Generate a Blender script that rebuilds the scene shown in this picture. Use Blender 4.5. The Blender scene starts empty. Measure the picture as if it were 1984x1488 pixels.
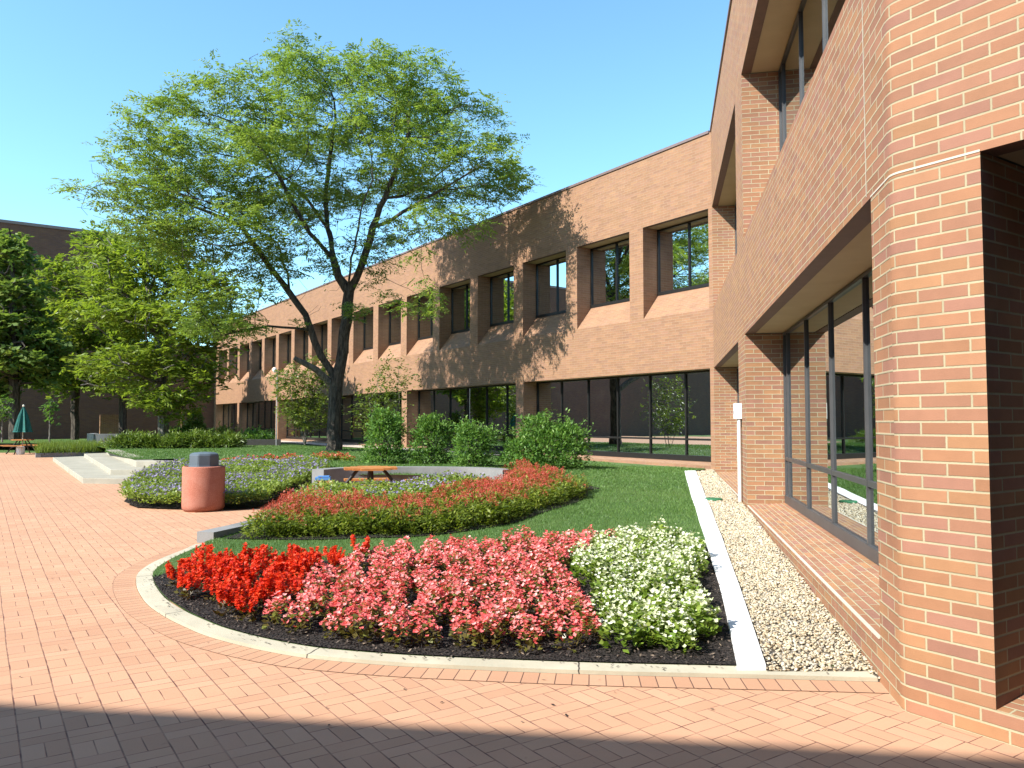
import bpy, bmesh, math, random
import numpy as np
from mathutils import Vector, Matrix, geometry

S = bpy.context.scene
COL = S.collection
rnd = random.Random(7)
R = np.random.default_rng(11)

# ---------------------------------------------------------------- camera, sky, sun, exposure
EYE = 1.65
PITCH = math.atan(73 / 1525.0)
cam_d = bpy.data.cameras.new("camera")
cam_d.sensor_width = 36.0
cam_d.lens = 1525.0 / 1984.0 * 36.0
cam_d.clip_start = 0.05
cam_d.clip_end = 3000.0
cam = bpy.data.objects.new("camera", cam_d)
cam.location = (0, 0, EYE)
cam.rotation_euler = (math.pi / 2 + PITCH, 0, 0)
COL.objects.link(cam)
S.camera = cam

LDIR = Vector((0.846, 0.532, -0.823)).normalized()      # direction sunlight travels
SUN_EL = math.asin(-LDIR.z)
world = bpy.data.worlds.new("World")
S.world = world
world.use_nodes = True
wn = world.node_tree.nodes
wl = world.node_tree.links
for n in list(wn):
    wn.remove(n)
sky = wn.new("ShaderNodeTexSky")
sky.sky_type = 'NISHITA'
sky.sun_disc = False
sky.sun_elevation = SUN_EL
sky.sun_rotation = math.atan2(-LDIR.x, -LDIR.y)
sky.air_density = 1.0
sky.dust_density = 0.2
sky.ozone_density = 1.0
bg = wn.new("ShaderNodeBackground")
bg.inputs[1].default_value = 0.105
wo = wn.new("ShaderNodeOutputWorld")
tint = wn.new("ShaderNodeMix")
tint.data_type = 'RGBA'; tint.blend_type = 'MULTIPLY'
tint.inputs[0].default_value = 1.0
tint.inputs[7].default_value = (.66, .92, .95, 1)
wl.new(sky.outputs[0], tint.inputs[6])
wl.new(tint.outputs[2], bg.inputs[0])
wl.new(bg.outputs[0], wo.inputs[0])

sun_d = bpy.data.lights.new("sun", 'SUN')
sun_d.energy = 3.6
sun_d.angle = math.radians(0.5)
sun_d.color = (1.0, 0.95, 0.86)
sun = bpy.data.objects.new("sun", sun_d)
sun.rotation_euler = LDIR.to_track_quat('-Z', 'Y').to_euler()
sun.location = (-30, -20, 30)
COL.objects.link(sun)

S.view_settings.view_transform = 'Standard'
S.view_settings.look = 'None'
S.view_settings.exposure = 1.76
S.view_settings.gamma = 1.0
S.render.resolution_x = 1024
S.render.resolution_y = 768

# ---------------------------------------------------------------- plan geometry
A1 = math.radians(-34.0566)
A2 = math.radians(10.9434)
D1 = np.array([math.sin(A1), math.cos(A1), 0.0])    # along the far wing, away from the corner
D2 = np.array([math.sin(A2), math.cos(A2), 0.0])    # along the near wing, away from the camera
N1 = np.array([D1[1], -D1[0], 0.0])                 # into the far wing
N2 = np.array([D2[1], -D2[0], 0.0])                 # into the near wing
UP = np.array([0, 0, 1.0])
PC = np.array([2.233, 4.571, 0.0])                  # near corner of the near wing
CC = PC + 17.0 * D2                                 # inner corner of the two wings
ROOF, SOF, SPT, WTOP, REC = 9.6, 3.10, 4.72, 7.5, 0.60

TP = np.array([(1.6,5.2,.02),(0,5.4,.02),(-2,6.1,.02),(-3.5,7.5,.03),(-3.8,9,.03),(2.2,8.3,.11),(3.0,10.5,.19),
 (3.6,13,.26),(0,8.5,.08),(0,11,.13),(-3,10,.05),(-1.5,10.5,.09),(1,13,.22),(4.2,17,.31),(4.7,21,.35),(1,20,.45),
 (-2,20,.52),(0,16.5,.36),(-6.4,28,.62),(-9,24,.48),(-13,28,.46),(-16,34,.44),(2.5,25.5,.37),(-3,33.5,.37),(-8,41,.37),
 (-15,51,.37),(-22,62,.37),(-20,45,.4),(-13,38,.5),(-4.5,22,.58),(-7,20,.4),(-25,55,.3)])

def T(x, y):                                        # lawn height
    x = np.asarray(x, float); y = np.asarray(y, float)
    d = (x[..., None] - TP[:, 0])**2 + (y[..., None] - TP[:, 1])**2
    w = 1.0 / (d + .6)**2
    r = (w * TP[:, 2]).sum(-1) / w.sum(-1)
    return r

def gstrip(y):                                      # height of the ground along the near wing
    return np.interp(y, [4.5, 13, 21, 40], [0.015, .25, .36, .37])

# ---------------------------------------------------------------- object helpers
def tag(o, label=None, cat=None, group=None, kind=None):
    if label: o["label"] = label
    if cat: o["category"] = cat
    if group: o["group"] = group
    if kind: o["kind"] = kind
    return o

def empty(name, loc=(0, 0, 0), label=None, cat=None, group=None):
    o = bpy.data.objects.new(name, None)
    o.location = loc
    o.empty_display_size = .2
    COL.objects.link(o)
    return tag(o, label, cat, group)

def link_mesh(name, me, parent=None):
    o = bpy.data.objects.new(name, me)
    COL.objects.link(o)
    if parent is not None:
        o.parent = parent
        if parent.type == 'EMPTY' or True:
            pl = world_loc(parent)
            o.location = (-pl[0], -pl[1], -pl[2]) if getattr(me, "_w", True) else (0, 0, 0)
    return o

def world_loc(o):
    p = np.zeros(3)
    while o is not None:
        p += np.array(o.location)
        o = o.parent
    return p

class MB:
    """collects faces with uv and material index; built as ONE mesh object (world coordinates)"""
    def __init__(s):
        s.v = []; s.f = []; s.uv = []; s.mi = []; s.sm = []
    def quad(s, a, b, c, d, uv=None, m=0, smooth=False):
        i = len(s.v)
        s.v += [tuple(a), tuple(b), tuple(c), tuple(d)]
        s.f.append((i, i+1, i+2, i+3)); s.mi.append(m); s.sm.append(smooth)
        s.uv += list(uv) if uv is not None else [(0, 0), (1, 0), (1, 1), (0, 1)]
    def poly(s, pts, uv=None, m=0):
        i = len(s.v)
        s.v += [tuple(p) for p in pts]
        s.f.append(tuple(range(i, i+len(pts)))); s.mi.append(m); s.sm.append(False)
        s.uv += list(uv) if uv is not None else [(p[0], p[1]) for p in pts]
    def fquad(s, o, u, v, u0, u1, v0, v1, m=0, ofs=0.0):
        """flat quad: o + u*U + v*V, uv in metres"""
        o = np.asarray(o, float)
        s.quad(o+u*u0+v*v0, o+u*u1+v*v0, o+u*u1+v*v1, o+u*u0+v*v1,
               [(u0+ofs, v0), (u1+ofs, v0), (u1+ofs, v1), (u0+ofs, v1)], m)
    def box(s, o, ax, ay, az, m=0):
        """o corner, three edge vectors (right-handed)"""
        o, ax, ay, az = [np.asarray(q, float) for q in (o, ax, ay, az)]
        lx, ly, lz = [np.linalg.norm(q) for q in (ax, ay, az)]
        P = lambda i, j, k: o + ax*i + ay*j + az*k
        uvs = lambda a, b: [(0, 0), (a, 0), (a, b), (0, b)]
        s.quad(P(0,0,0), P(0,1,0), P(1,1,0), P(1,0,0), uvs(ly, lx), m)
        s.quad(P(0,0,1), P(1,0,1), P(1,1,1), P(0,1,1), uvs(lx, ly), m)
        s.quad(P(0,0,0), P(1,0,0), P(1,0,1), P(0,0,1), uvs(lx, lz), m)
        s.quad(P(1,0,0), P(1,1,0), P(1,1,1), P(1,0,1), uvs(ly, lz), m)
        s.quad(P(1,1,0), P(0,1,0), P(0,1,1), P(1,1,1), uvs(lx, lz), m)
        s.quad(P(0,1,0), P(0,0,0), P(0,0,1), P(0,1,1), uvs(ly, lz), m)
    def tube(s, pts, rad, n=8, m=0, cap=True, smooth=True):
        pts = [np.asarray(p, float) for p in pts]
        rad = [rad]*len(pts) if np.isscalar(rad) else rad
        rings = []
        ref = None
        acc = 0
        for i, p in enumerate(pts):
            a = pts[max(i-1, 0)]; b = pts[min(i+1, len(pts)-1)]
            t = b-a; t = t/(np.linalg.norm(t)+1e-9)
            if ref is None:
                ref = np.array([1., 0, 0]) if abs(t[0]) < .8 else np.array([0, 1., 0])
            x = np.cross(t, ref); x /= np.linalg.norm(x)+1e-9
            y = np.cross(t, x); ref = -np.cross(t, x) if False else ref
            if i: acc += np.linalg.norm(p-pts[i-1])
            rings.append(([p+rad[i]*(math.cos(k*2*math.pi/n)*x+math.sin(k*2*math.pi/n)*y) for k in range(n)], acc))
        for i in range(len(rings)-1):
            (r0, a0), (r1, a1) = rings[i], rings[i+1]
            for k in range(n):
                k2 = (k+1) % n
                s.quad(r0[k2], r0[k], r1[k], r1[k2], [((k+1)/n, a0), (k/n, a0), (k/n, a1), ((k+1)/n, a1)], m, smooth)
        if cap:
            s.poly(rings[0][0], m=m); s.poly(rings[-1][0][::-1], m=m)
    def lathe(s, c, prof, n=32, m=0, smooth=True):
        """prof: list of (radius, z); around the vertical at c"""
        c = np.asarray(c, float)
        acc = 0
        for i in range(len(prof)-1):
            (r0, z0), (r1, z1) = prof[i], prof[i+1]
            l = math.hypot(r1-r0, z1-z0)
            for k in range(n):
                a = 2*math.pi*k/n; b = 2*math.pi*(k+1)/n
                q = lambda r, an, z: c+np.array([r*math.cos(an), r*math.sin(an), z])
                if r0 < 1e-6 and r1 < 1e-6: continue
                s.quad(q(r0, a, z0), q(r0, b, z0), q(r1, b, z1), q(r1, a, z1),
                       [(a*max(r0, r1), acc), (b*max(r0, r1), acc), (b*max(r0, r1), acc+l), (a*max(r0, r1), acc+l)], m, smooth)
            acc += l
    def mesh(s, name, mats, merge=False):
        me = bpy.data.meshes.new(name)
        me.from_pydata(s.v, [], s.f)
        uvl = me.uv_layers.new(name="UVMap")
        uvl.data.foreach_set("uv", np.array(s.uv, np.float32).ravel())
        for mt in (mats if isinstance(mats, (list, tuple)) else [mats]):
            me.materials.append(mt)
        me.polygons.foreach_set("material_index", np.array(s.mi, np.int32))
        me.polygons.foreach_set("use_smooth", np.array(s.sm, bool))
        me.update()
        if merge:
            bm = bmesh.new(); bm.from_mesh(me)
            bmesh.ops.remove_doubles(bm, verts=bm.verts, dist=1e-4)
            bm.to_mesh(me); bm.free()
        return me
    def build(s, name, mats, parent=None, merge=False):
        return link_mesh(name, s.mesh(name, mats, merge), parent)

def np_mesh(name, verts, faces_n, mats, tint=None, mi=None, smooth=False):
    """verts (N*k,3) in face order, k corners per face"""
    k = faces_n
    nv = len(verts); nf = nv//k
    me = bpy.data.meshes.new(name)
    me.vertices.add(nv)
    me.vertices.foreach_set("co", np.asarray(verts, np.float32).ravel())
    me.loops.add(nv)
    me.loops.foreach_set("vertex_index", np.arange(nv, dtype=np.int32))
    me.polygons.add(nf)
    me.polygons.foreach_set("loop_start", np.arange(0, nv, k, dtype=np.int32))
    for mt in (mats if isinstance(mats, (list, tuple)) else [mats]):
        me.materials.append(mt)
    if mi is not None:
        me.polygons.foreach_set("material_index", np.asarray(mi, np.int32))
    me.update(calc_edges=True)
    if tint is not None:
        at = me.attributes.new("tint", 'FLOAT', 'FACE')
        at.data.foreach_set("value", np.asarray(tint, np.float32))
    if smooth:
        me.polygons.foreach_set("use_smooth", np.ones(nf, bool))
    return me

def nrm(a):
    return a/(np.linalg.norm(a, axis=-1, keepdims=True)+1e-9)

def leaf_quads(c, d, n, ln, wd, droop=0.0, fold=0.0):
    """diamond leaves: c base (N,3), d direction, n normal-ish; returns (N*4,3)"""
    d = nrm(d); s = nrm(np.cross(n, d)); up = np.cross(d, s)
    ln = np.broadcast_to(np.asarray(ln, float).reshape(-1, 1), (len(c), 1)); wd = np.broadcast_to(np.asarray(wd, float).reshape(-1, 1), (len(c), 1))
    tip = c+d*ln-UP*droop*ln
    mid = c+d*ln*.48+up*fold*wd
    return np.stack([c, mid-s*wd*.5, tip, mid+s*wd*.5], 1).reshape(-1, 3)

def rand_unit(n):
    return nrm(R.normal(size=(n, 3)))

# ---------------------------------------------------------------- material helpers
def new_mat(name):
    m = bpy.data.materials.new(name)
    m.use_nodes = True
    nt = m.node_tree
    for n in list(nt.nodes): nt.nodes.remove(n)
    out = nt.nodes.new("ShaderNodeOutputMaterial")
    b = nt.nodes.new("ShaderNodeBsdfPrincipled")
    nt.links.new(b.outputs[0], out.inputs[0])
    return m, nt, b, out

K = .74        # overall reflectance level of every painted, fired and leafy surface

class NT:
    """tiny node-math helper"""
    def __init__(s, nt): s.nt = nt
    def node(s, t, **k):
        n = s.nt.nodes.new(t)
        for a, v in k.items(): setattr(n, a, v)
        return n
    def m(s, op, a, b=None, c=None):
        n = s.node("ShaderNodeMath", operation=op)
        for i, q in enumerate((a, b, c)):
            if q is None: continue
            if isinstance(q, (int, float)): n.inputs[i].default_value = q
            else: s.nt.links.new(q, n.inputs[i])
        return n.outputs[0]
    def link(s, a, b): s.nt.links.new(a, b)
    def noise(s, vec, scale, detail=4, rough=.55):
        n = s.node("ShaderNodeTexNoise")
        n.inputs["Scale"].default_value = scale; n.inputs["Detail"].default_value = detail; n.inputs["Roughness"].default_value = rough
        if vec is not None: s.link(vec, n.inputs["Vector"])
        return n.outputs["Fac"]
    def ramp(s, fac, stops, interp='LINEAR'):
        n = s.node("ShaderNodeValToRGB")
        r = n.color_ramp; r.interpolation = interp
        while len(r.elements) < len(stops): r.elements.new(0.5)
        for e, (p, c) in zip(r.elements, stops):
            e.position = p; e.color = (*[q*K for q in c], 1)
        s.link(fac, n.inputs[0])
        return n.outputs[0]
    def mix(s, fac, a, b, blend='MIX'):
        n = s.node("ShaderNodeMix", data_type='RGBA', blend_type=blend)
        for sock, q in ((n.inputs[0], fac), (n.inputs[6], a), (n.inputs[7], b)):
            if isinstance(q, (int, float)): sock.default_value = q
            elif isinstance(q, tuple): sock.default_value = (*[w*(K if blend == 'MIX' else 1) for w in q], 1)
            else: s.link(q, sock)
        return n.outputs[2]
    def comb(s, x, y, z=0.0):
        n = s.node("ShaderNodeCombineXYZ")
        for i, q in enumerate((x, y, z)):
            if isinstance(q, (int, float)): n.inputs[i].default_value = q
            else: s.link(q, n.inputs[i])
        return n.outputs[0]
    def wn(s, vec):
        n = s.node("ShaderNodeTexWhiteNoise", noise_dimensions='3D')
        s.link(vec, n.inputs["Vector"])
        return n.outputs["Value"]
    def smooth(s, v, lo, hi, o0=0.0, o1=1.0):
        n = s.node("ShaderNodeMapRange", interpolation_type='SMOOTHSTEP')
        s.link(v, n.inputs[0])
        for i, q in enumerate((lo, hi, o0, o1)): n.inputs[i+1].default_value = q
        return n.outputs[0]
    def bump(s, h, bsdf, strength=.4, dist=.01):
        n = s.node("ShaderNodeBump")
        n.inputs["Strength"].default_value = strength; n.inputs["Distance"].default_value = dist
        s.link(h, n.inputs["Height"]); s.link(n.outputs[0], bsdf.inputs["Normal"])

def spec(b, rough=.7, ior_level=.3):
    b.inputs["Roughness"].default_value = rough
    b.inputs["Specular IOR Level"].default_value = ior_level

def edge_mask(h, v, w, half):
    """1 inside the joint; v distance coordinate within cell of size w"""
    d = h.m('MINIMUM', v, h.m('SUBTRACT', w, v))
    return h.smooth(d, half*.6, half*1.5, 1.0, 0.0)

def brick_mat(name, cols, mortar, L=.28, H=.075, j=.0055, rough=.75):
    m, nt, b, out = new_mat(name); h = NT(nt)
    uv = h.node("ShaderNodeUVMap").outputs[0]
    sp = h.node("ShaderNodeSeparateXYZ"); h.link(uv, sp.inputs[0])
    u, v = sp.outputs[0], sp.outputs[1]
    rv = h.m('DIVIDE', v, H)
    row = h.m('FLOOR', rv)
    odd = h.m('MULTIPLY', h.m('FLOORED_MODULO', row, 2.0), .5)
    ru = h.m('ADD', h.m('DIVIDE', u, L), odd)
    colm = h.m('FLOOR', ru)
    fu = h.m('MULTIPLY', h.m('FRACT', ru), L)
    fv = h.m('MULTIPLY', h.m('FRACT', rv), H)
    wob = h.noise(h.comb(u, v), 60, 2)
    wob = h.m('MULTIPLY', h.m('SUBTRACT', wob, .5), .004)
    mk = h.m('MAXIMUM', edge_mask(h, h.m('ADD', fu, wob), L, j), edge_mask(h, h.m('ADD', fv, wob), H, j))
    cid = h.comb(colm, row, 1.7)
    r1 = h.wn(cid)
    r2 = h.wn(h.comb(row, colm, 4.1))
    n = len(cols)
    c = h.ramp(r1, [(i/n, cols[i]) for i in range(n)], 'CONSTANT')
    g = h.noise(h.comb(u, v), 7, 5, .65)
    fine = h.noise(h.comb(u, v), 160, 2, .6)
    var = h.m('ADD', h.m('MULTIPLY', r2, .20), h.m('ADD', h.m('MULTIPLY', g, .35), h.m('MULTIPLY', fine, .25)))
    var = h.m('ADD', var, .61)
    streak = h.noise(h.comb(h.m('MULTIPLY', u, 1.6), h.m('MULTIPLY', v, .14)), 1.0, 4, .6)
    var = h.m('ADD', var, h.m('MULTIPLY', h.m('SUBTRACT', streak, .5), .30))
    hs = h.node("ShaderNodeHueSaturation"); h.link(c, hs.inputs["Color"]); h.link(var, hs.inputs["Value"])
    big = h.noise(h.comb(u, v), .35, 3, .5)
    mt = h.mix(h.smooth(h.noise(h.comb(u, v), 3.0, 3), .3, .7), mortar, tuple(q*.82 for q in mortar))
    cc = h.mix(mk, hs.outputs[0], mt)
    # pale weathering drifting over large areas
    cc = h.mix(h.smooth(big, .5, .85, 0, .10), cc, (.48, .32, .22))
    h.link(cc, b.inputs["Base Color"])
    spec(b, rough, .25)
    hh = h.m('SUBTRACT', h.m('MULTIPLY', fine, .25), mk)
    h.bump(hh, b, .55, .006)
    return m

def simple_mat(name, col, rough=.6, metal=0.0, var=.15, scale=8.0, bump=.0, bscale=60, lvl=.4, coord="Object"):
    m, nt, b, out = new_mat(name); h = NT(nt)
    tc = h.node("ShaderNodeTexCoord").outputs[coord]
    n = h.noise(tc, scale, 5, .6)
    c = h.mix(h.smooth(n, .25, .75), tuple(q*(1-var) for q in col), tuple(min(1, q*(1+var)) for q in col))
    h.link(c, b.inputs["Base Color"])
    spec(b, rough, lvl); b.inputs["Metallic"].default_value = metal
    if bump:
        h.bump(h.noise(tc, bscale, 4, .6), b, bump, .01)
    return m

def leaf_mat(name, stops, trans=.35, rough=.45, lvl=.35):
    m, nt, b, out = new_mat(name); h = NT(nt)
    at = h.node("ShaderNodeAttribute", attribute_name="tint")
    oi = h.node("ShaderNodeObjectInfo")
    f = h.m('ADD', h.m('MULTIPLY', at.outputs["Fac"], .86), h.m('MULTIPLY', oi.outputs["Random"], .14))
    c = h.ramp(f, stops)
    h.link(c, b.inputs["Base Color"]); spec(b, rough, lvl)
    if trans > 0:
        tr = h.node("ShaderNodeBsdfTranslucent")
        h.link(h.mix(1.0, c, (1.25, 1.25, .7), 'MULTIPLY'), tr.inputs[0])
        mx = h.node("ShaderNodeMixShader"); mx.inputs[0].default_value = trans
        h.link(b.outputs[0], mx.inputs[1]); h.link(tr.outputs[0], mx.inputs[2]); h.link(mx.outputs[0], out.inputs[0])
    return m

BRICKS = [(.332,.162,.087), (.306,.143,.080), (.352,.178,.094), (.300,.144,.090), (.338,.164,.083), (.290,.140,.104), (.364,.190,.090), (.316,.153,.096)]
BRICKS = [tuple(m_+.68*(v_-m_) for v_, m_ in zip(q, (.325, .160, .091))) for q in BRICKS]
BRICKS_FAR = [(.305+.45*(q[0]-.325), .164+.45*(q[1]-.159), .096+.45*(q[2]-.09)) for q in BRICKS]
M_BRICK = brick_mat("brick", BRICKS, (.44, .385, .25))
M_BRICK_FAR = brick_mat("brick_far", BRICKS_FAR, (.36, .25, .165))
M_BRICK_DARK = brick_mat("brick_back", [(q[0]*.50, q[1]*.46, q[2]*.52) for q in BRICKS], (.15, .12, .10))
M_SOFFIT = simple_mat("soffit_plaster", (.50, .36, .21), .9, var=.06, scale=2)
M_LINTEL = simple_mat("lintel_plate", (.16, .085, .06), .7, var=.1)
M_COPING = simple_mat("coping_metal", (.24, .17, .16), .4, .3, var=.1)
M_FRAME = simple_mat("window_frame_bronze", (.035, .033, .032), .35, .5, var=.1)
M_FRAMEG = simple_mat("window_frame_grey", (.085, .085, .09), .42, .3, var=.12, scale=3)
M_ROOM = simple_mat("room_wall", (.16, .125, .09), .9, var=.2, scale=.7)
M_ROOMF = simple_mat("room_floor", (.11, .095, .08), .8, var=.2, scale=1)
M_COUNTER = simple_mat("counter_wood", (.40, .20, .08), .5, var=.2)
M_ROOF = simple_mat("roof_membrane", (.3, .29, .28), .9, var=.1)

def glass_mat():
    m, nt, b, out = new_mat("window_glass"); h = NT(nt)
    nt.nodes.remove(b)
    tr = h.node("ShaderNodeBsdfTransparent"); tr.inputs[0].default_value = (.26, .24, .20, 1)
    gl = h.node("ShaderNodeBsdfGlossy"); gl.inputs["Roughness"].default_value = .0; gl.inputs[0].default_value = (.66, .72, .74, 1)
    geo = h.node("ShaderNodeNewGeometry")
    fr = h.node("ShaderNodeFresnel"); fr.inputs[0].default_value = 1.65
    bp = h.node("ShaderNodeBump"); bp.inputs["Strength"].default_value = .03; bp.inputs["Distance"].default_value = .02
    h.link(h.noise(h.node("ShaderNodeTexCoord").outputs["Object"], .9, 1), bp.inputs["Height"])
    h.link(bp.outputs[0], gl.inputs["Normal"])
    mx = h.node("ShaderNodeMixShader")
    h.link(fr.outputs[0], mx.inputs[0]); h.link(tr.outputs[0], mx.inputs[1]); h.link(gl.outputs[0], mx.inputs[2])
    h.link(mx.outputs[0], out.inputs[0])
    return m
M_GLASS = glass_mat()

def paver_mat():
    m, nt, b, out = new_mat("brick_pavers"); h = NT(nt)
    pos = h.node("ShaderNodeNewGeometry").outputs["Position"]
    def dot(vec):
        n = h.node("ShaderNodeVectorMath", operation='DOT_PRODUCT')
        h.link(pos, n.inputs[0]); n.inputs[1].default_value = tuple(vec)
        return n.outputs["Value"]
    L = .213
    W = L/2
    warp = h.m('MULTIPLY', h.m('SUBTRACT', h.noise(pos, 1.1, 2), .5), .014)
    a = h.m('ADD', h.m('ADD', dot(N1), warp), 500*L)
    bb = h.m('ADD', dot(D1), 700*L)
    st = h.m('FLOOR', h.m('DIVIDE', a, L))
    fa = h.m('FLOORED_MODULO', a, L)
    jit = h.m('MULTIPLY', h.wn(h.comb(st, 3.3, 1.0)), .02)
    b2 = h.m('ADD', h.m('ADD', bb, h.m('MULTIPLY', st, L*.5)), jit)
    per = h.m('FLOOR', h.m('DIVIDE', b2, 2*L))
    fb = h.m('FLOORED_MODULO', b2, 2*L)
    isx = h.m('GREATER_THAN', fb, L)                 # 1: cross pair, 0: lengthwise pair
    j = .0028
    em = edge_mask(h, fa, L, j*1.35)                   # strip edges
    mid = edge_mask(h, h.m('FLOORED_MODULO', fa, W), W, j)
    e_len = h.m('MAXIMUM', mid, edge_mask(h, h.m('FLOORED_MODULO', fb, L), L, j))
    e_x = edge_mask(h, h.m('FLOORED_MODULO', fb, W), W, j)
    mk = h.m('MAXIMUM', em, h.m('ADD', h.m('MULTIPLY', e_x, isx), h.m('MULTIPLY', e_len, h.m('SUBTRACT', 1.0, isx))))
    sub = h.m('ADD', h.m('MULTIPLY', isx, h.m('FLOOR', h.m('DIVIDE', fb, W))),
              h.m('MULTIPLY', h.m('SUBTRACT', 1.0, isx), h.m('FLOOR', h.m('DIVIDE', fa, W))))
    idv = h.comb(st, h.m('ADD', h.m('MULTIPLY', per, 7.0), h.m('ADD', sub, h.m('MULTIPLY', isx, 3.0))), 2.2)
    r1 = h.wn(idv)
    c = h.ramp(r1, [(0, (.52,.295,.182)), (.3, (.55,.318,.197)), (.55, (.50,.276,.170)), (.8, (.57,.333,.210)), (1, (.53,.295,.187))])
    g = h.noise(pos, 1.2, 5, .62); f = h.noise(pos, 90, 3, .6); big = h.noise(pos, .25, 3)
    val = h.m('ADD', .65, h.m('ADD', h.m('MULTIPLY', g, .30), h.m('ADD', h.m('MULTIPLY', f, .16), h.m('MULTIPLY', big, .26))))
    hs = h.node("ShaderNodeHueSaturation"); h.link(c, hs.inputs["Color"]); h.link(val, hs.inputs["Value"])
    jn = h.mix(h.smooth(h.noise(pos, 6, 3), .35, .65), (.12, .05, .042), (.38, .21, .14))
    mk2 = h.m('MULTIPLY', mk, h.smooth(h.noise(pos, 2.3, 3), .25, .6, .45, 1.0))
    cc = h.mix(mk2, hs.outputs[0], jn)
    spots = h.smooth(h.noise(pos, 11, 2, .5), .70, .78, 0, .35)
    cc = h.mix(spots, cc, (.25, .13, .09))
    h.link(cc, b.inputs["Base Color"]); spec(b, .8, .2)
    h.bump(h.m('SUBTRACT', h.m('ADD', h.m('MULTIPLY', f, .2), h.m('MULTIPLY', r1, .25)), mk), b, .5, .004)
    return m
M_PAVER = paver_mat()

def soldier_mat():
    m, nt, b, out = new_mat("soldier_pavers"); h = NT(nt)
    uv = h.node("ShaderNodeUVMap").outputs[0]
    sp = h.node("ShaderNodeSeparateXYZ"); h.link(uv, sp.inputs[0])
    W = .108
    fu = h.m('FLOORED_MODULO', sp.outputs[0], W)
    mk = h.m('MAXIMUM', edge_mask(h, fu, W, .003), edge_mask(h, sp.outputs[1], .213, .0035))
    r1 = h.wn(h.comb(h.m('FLOOR', h.m('DIVIDE', sp.outputs[0], W)), 5.5, 1.1))
    c = h.ramp(r1, [(0, (.52,.295,.182)), (.4, (.56,.323,.200)), (.7, (.50,.276,.170)), (1, (.58,.337,.215))])
    pos = h.node("ShaderNodeNewGeometry").outputs["Position"]
    f = h.noise(pos, 90, 3)
    val = h.m('ADD', .82, h.m('MULTIPLY', f, .25))
    hs = h.node("ShaderNodeHueSaturation"); h.link(c, hs.inputs["Color"]); h.link(val, hs.inputs["Value"])
    h.link(h.mix(mk, hs.outputs[0], (.12, .065, .05)), b.inputs["Base Color"]); spec(b, .8, .2)
    h.bump(h.m('SUBTRACT', h.m('MULTIPLY', f, .2), mk), b, .5, .004)
    return m
M_SOLDIER = soldier_mat()

def concrete_mat(name, col, stain=.35, joint=0):
    m, nt, b, out = new_mat(name); h = NT(nt)
    pos = h.node("ShaderNodeNewGeometry").outputs["Position"]
    g = h.noise(pos, 1.6, 6, .65); f = h.noise(pos, 120, 3, .6); sp = h.noise(pos, 18, 3, .6)
    c = h.mix(h.smooth(g, .3, .75), tuple(q*(1-stain) for q in col), col)
    c = h.mix(h.smooth(sp, .62, .75, 0, .25), c, tuple(q*.5 for q in col))
    c = h.mix(h.m('MULTIPLY', f, .35), c, tuple(q*.6 for q in col))
    if joint:
        uv = h.node("ShaderNodeUVMap").outputs[0]
        s2 = h.node("ShaderNodeSeparateXYZ"); h.link(uv, s2.inputs[0])
        wob = h.m('MULTIPLY', h.m('SUBTRACT', h.noise(pos, 9, 2), .5), .05)
        mk = edge_mask(h, h.m('FLOORED_MODULO', h.m('ADD', s2.outputs[0], wob), joint), joint, .006)
        c = h.mix(mk, c, (.07, .06, .05))
    h.link(c, b.inputs["Base Color"]); spec(b, .85, .2)
    h.bump(h.m('ADD', h.m('MULTIPLY', f, .5), sp), b, .3, .006)
    return m
M_CURB = concrete_mat("curb_concrete", (.60, .55, .42), .25, 1.9)
M_CONC = concrete_mat("step_concrete", (.46, .43, .35), .25)
M_CONCG = concrete_mat("grey_concrete", (.30, .30, .30), .3)
M_WHITE = concrete_mat("white_painted_curb", (.90, .90, .90), .05)
M_PATH = concrete_mat("path_concrete", (.62, .50, .42), .15)

def soil_mat():
    m, nt, b, out = new_mat("dark_mulch"); h = NT(nt)
    pos = h.node("ShaderNodeNewGeometry").outputs["Position"]
    v = h.node("ShaderNodeTexVoronoi"); v.inputs["Scale"].default_value = 45; h.link(pos, v.inputs["Vector"])
    n = h.noise(pos, 25, 5, .7)
    c = h.mix(h.smooth(n, .35, .75), (.014, .011, .010), (.075, .06, .052))
    c = h.mix(h.smooth(v.outputs["Distance"], .0, .5, .0, .5), c, (.03, .024, .022))
    h.link(c, b.inputs["Base Color"]); spec(b, .9, .2)
    h.bump(h.m('ADD', n, v.outputs["Distance"]), b, 1.0, .03)
    return m
M_SOIL = soil_mat()
M_CHIP = leaf_mat("mulch_chips", [(0, (.010, .008, .008)), (.5, (.05, .039, .035)), (.85, (.13, .10, .082)), (1, (.34, .26, .18))], 0, .85, .2)

def lawn_mat():
    m, nt, b, out = new_mat("lawn_turf"); h = NT(nt)
    pos = h.node("ShaderNodeNewGeometry").outputs["Position"]
    g = h.noise(pos, .8, 5, .6); f = h.noise(pos, 70, 3, .7); md = h.noise(pos, 6, 4, .6)
    c = h.mix(h.smooth(g, .3, .7), (.080, .165, .036), (.14, .215, .056))
    c = h.mix(h.smooth(md, .35, .75, 0, .6), c, (.085, .175, .046))
    c = h.mix(h.smooth(f, .35, .65, 0, .6), c, (.035, .085, .018))
    h.link(c, b.inputs["Base Color"]); spec(b, .8, .2)
    h.bump(h.m('ADD', f, md), b, .8, .04)
    return m
M_LAWN = lawn_mat()
M_GRASS = leaf_mat("grass_blades", [(0, (.065, .14, .028)), (.5, (.12, .23, .052)), (.93, (.19, .30, .075)), (1, (.38, .38, .15))], .3, .5, .3)

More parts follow.
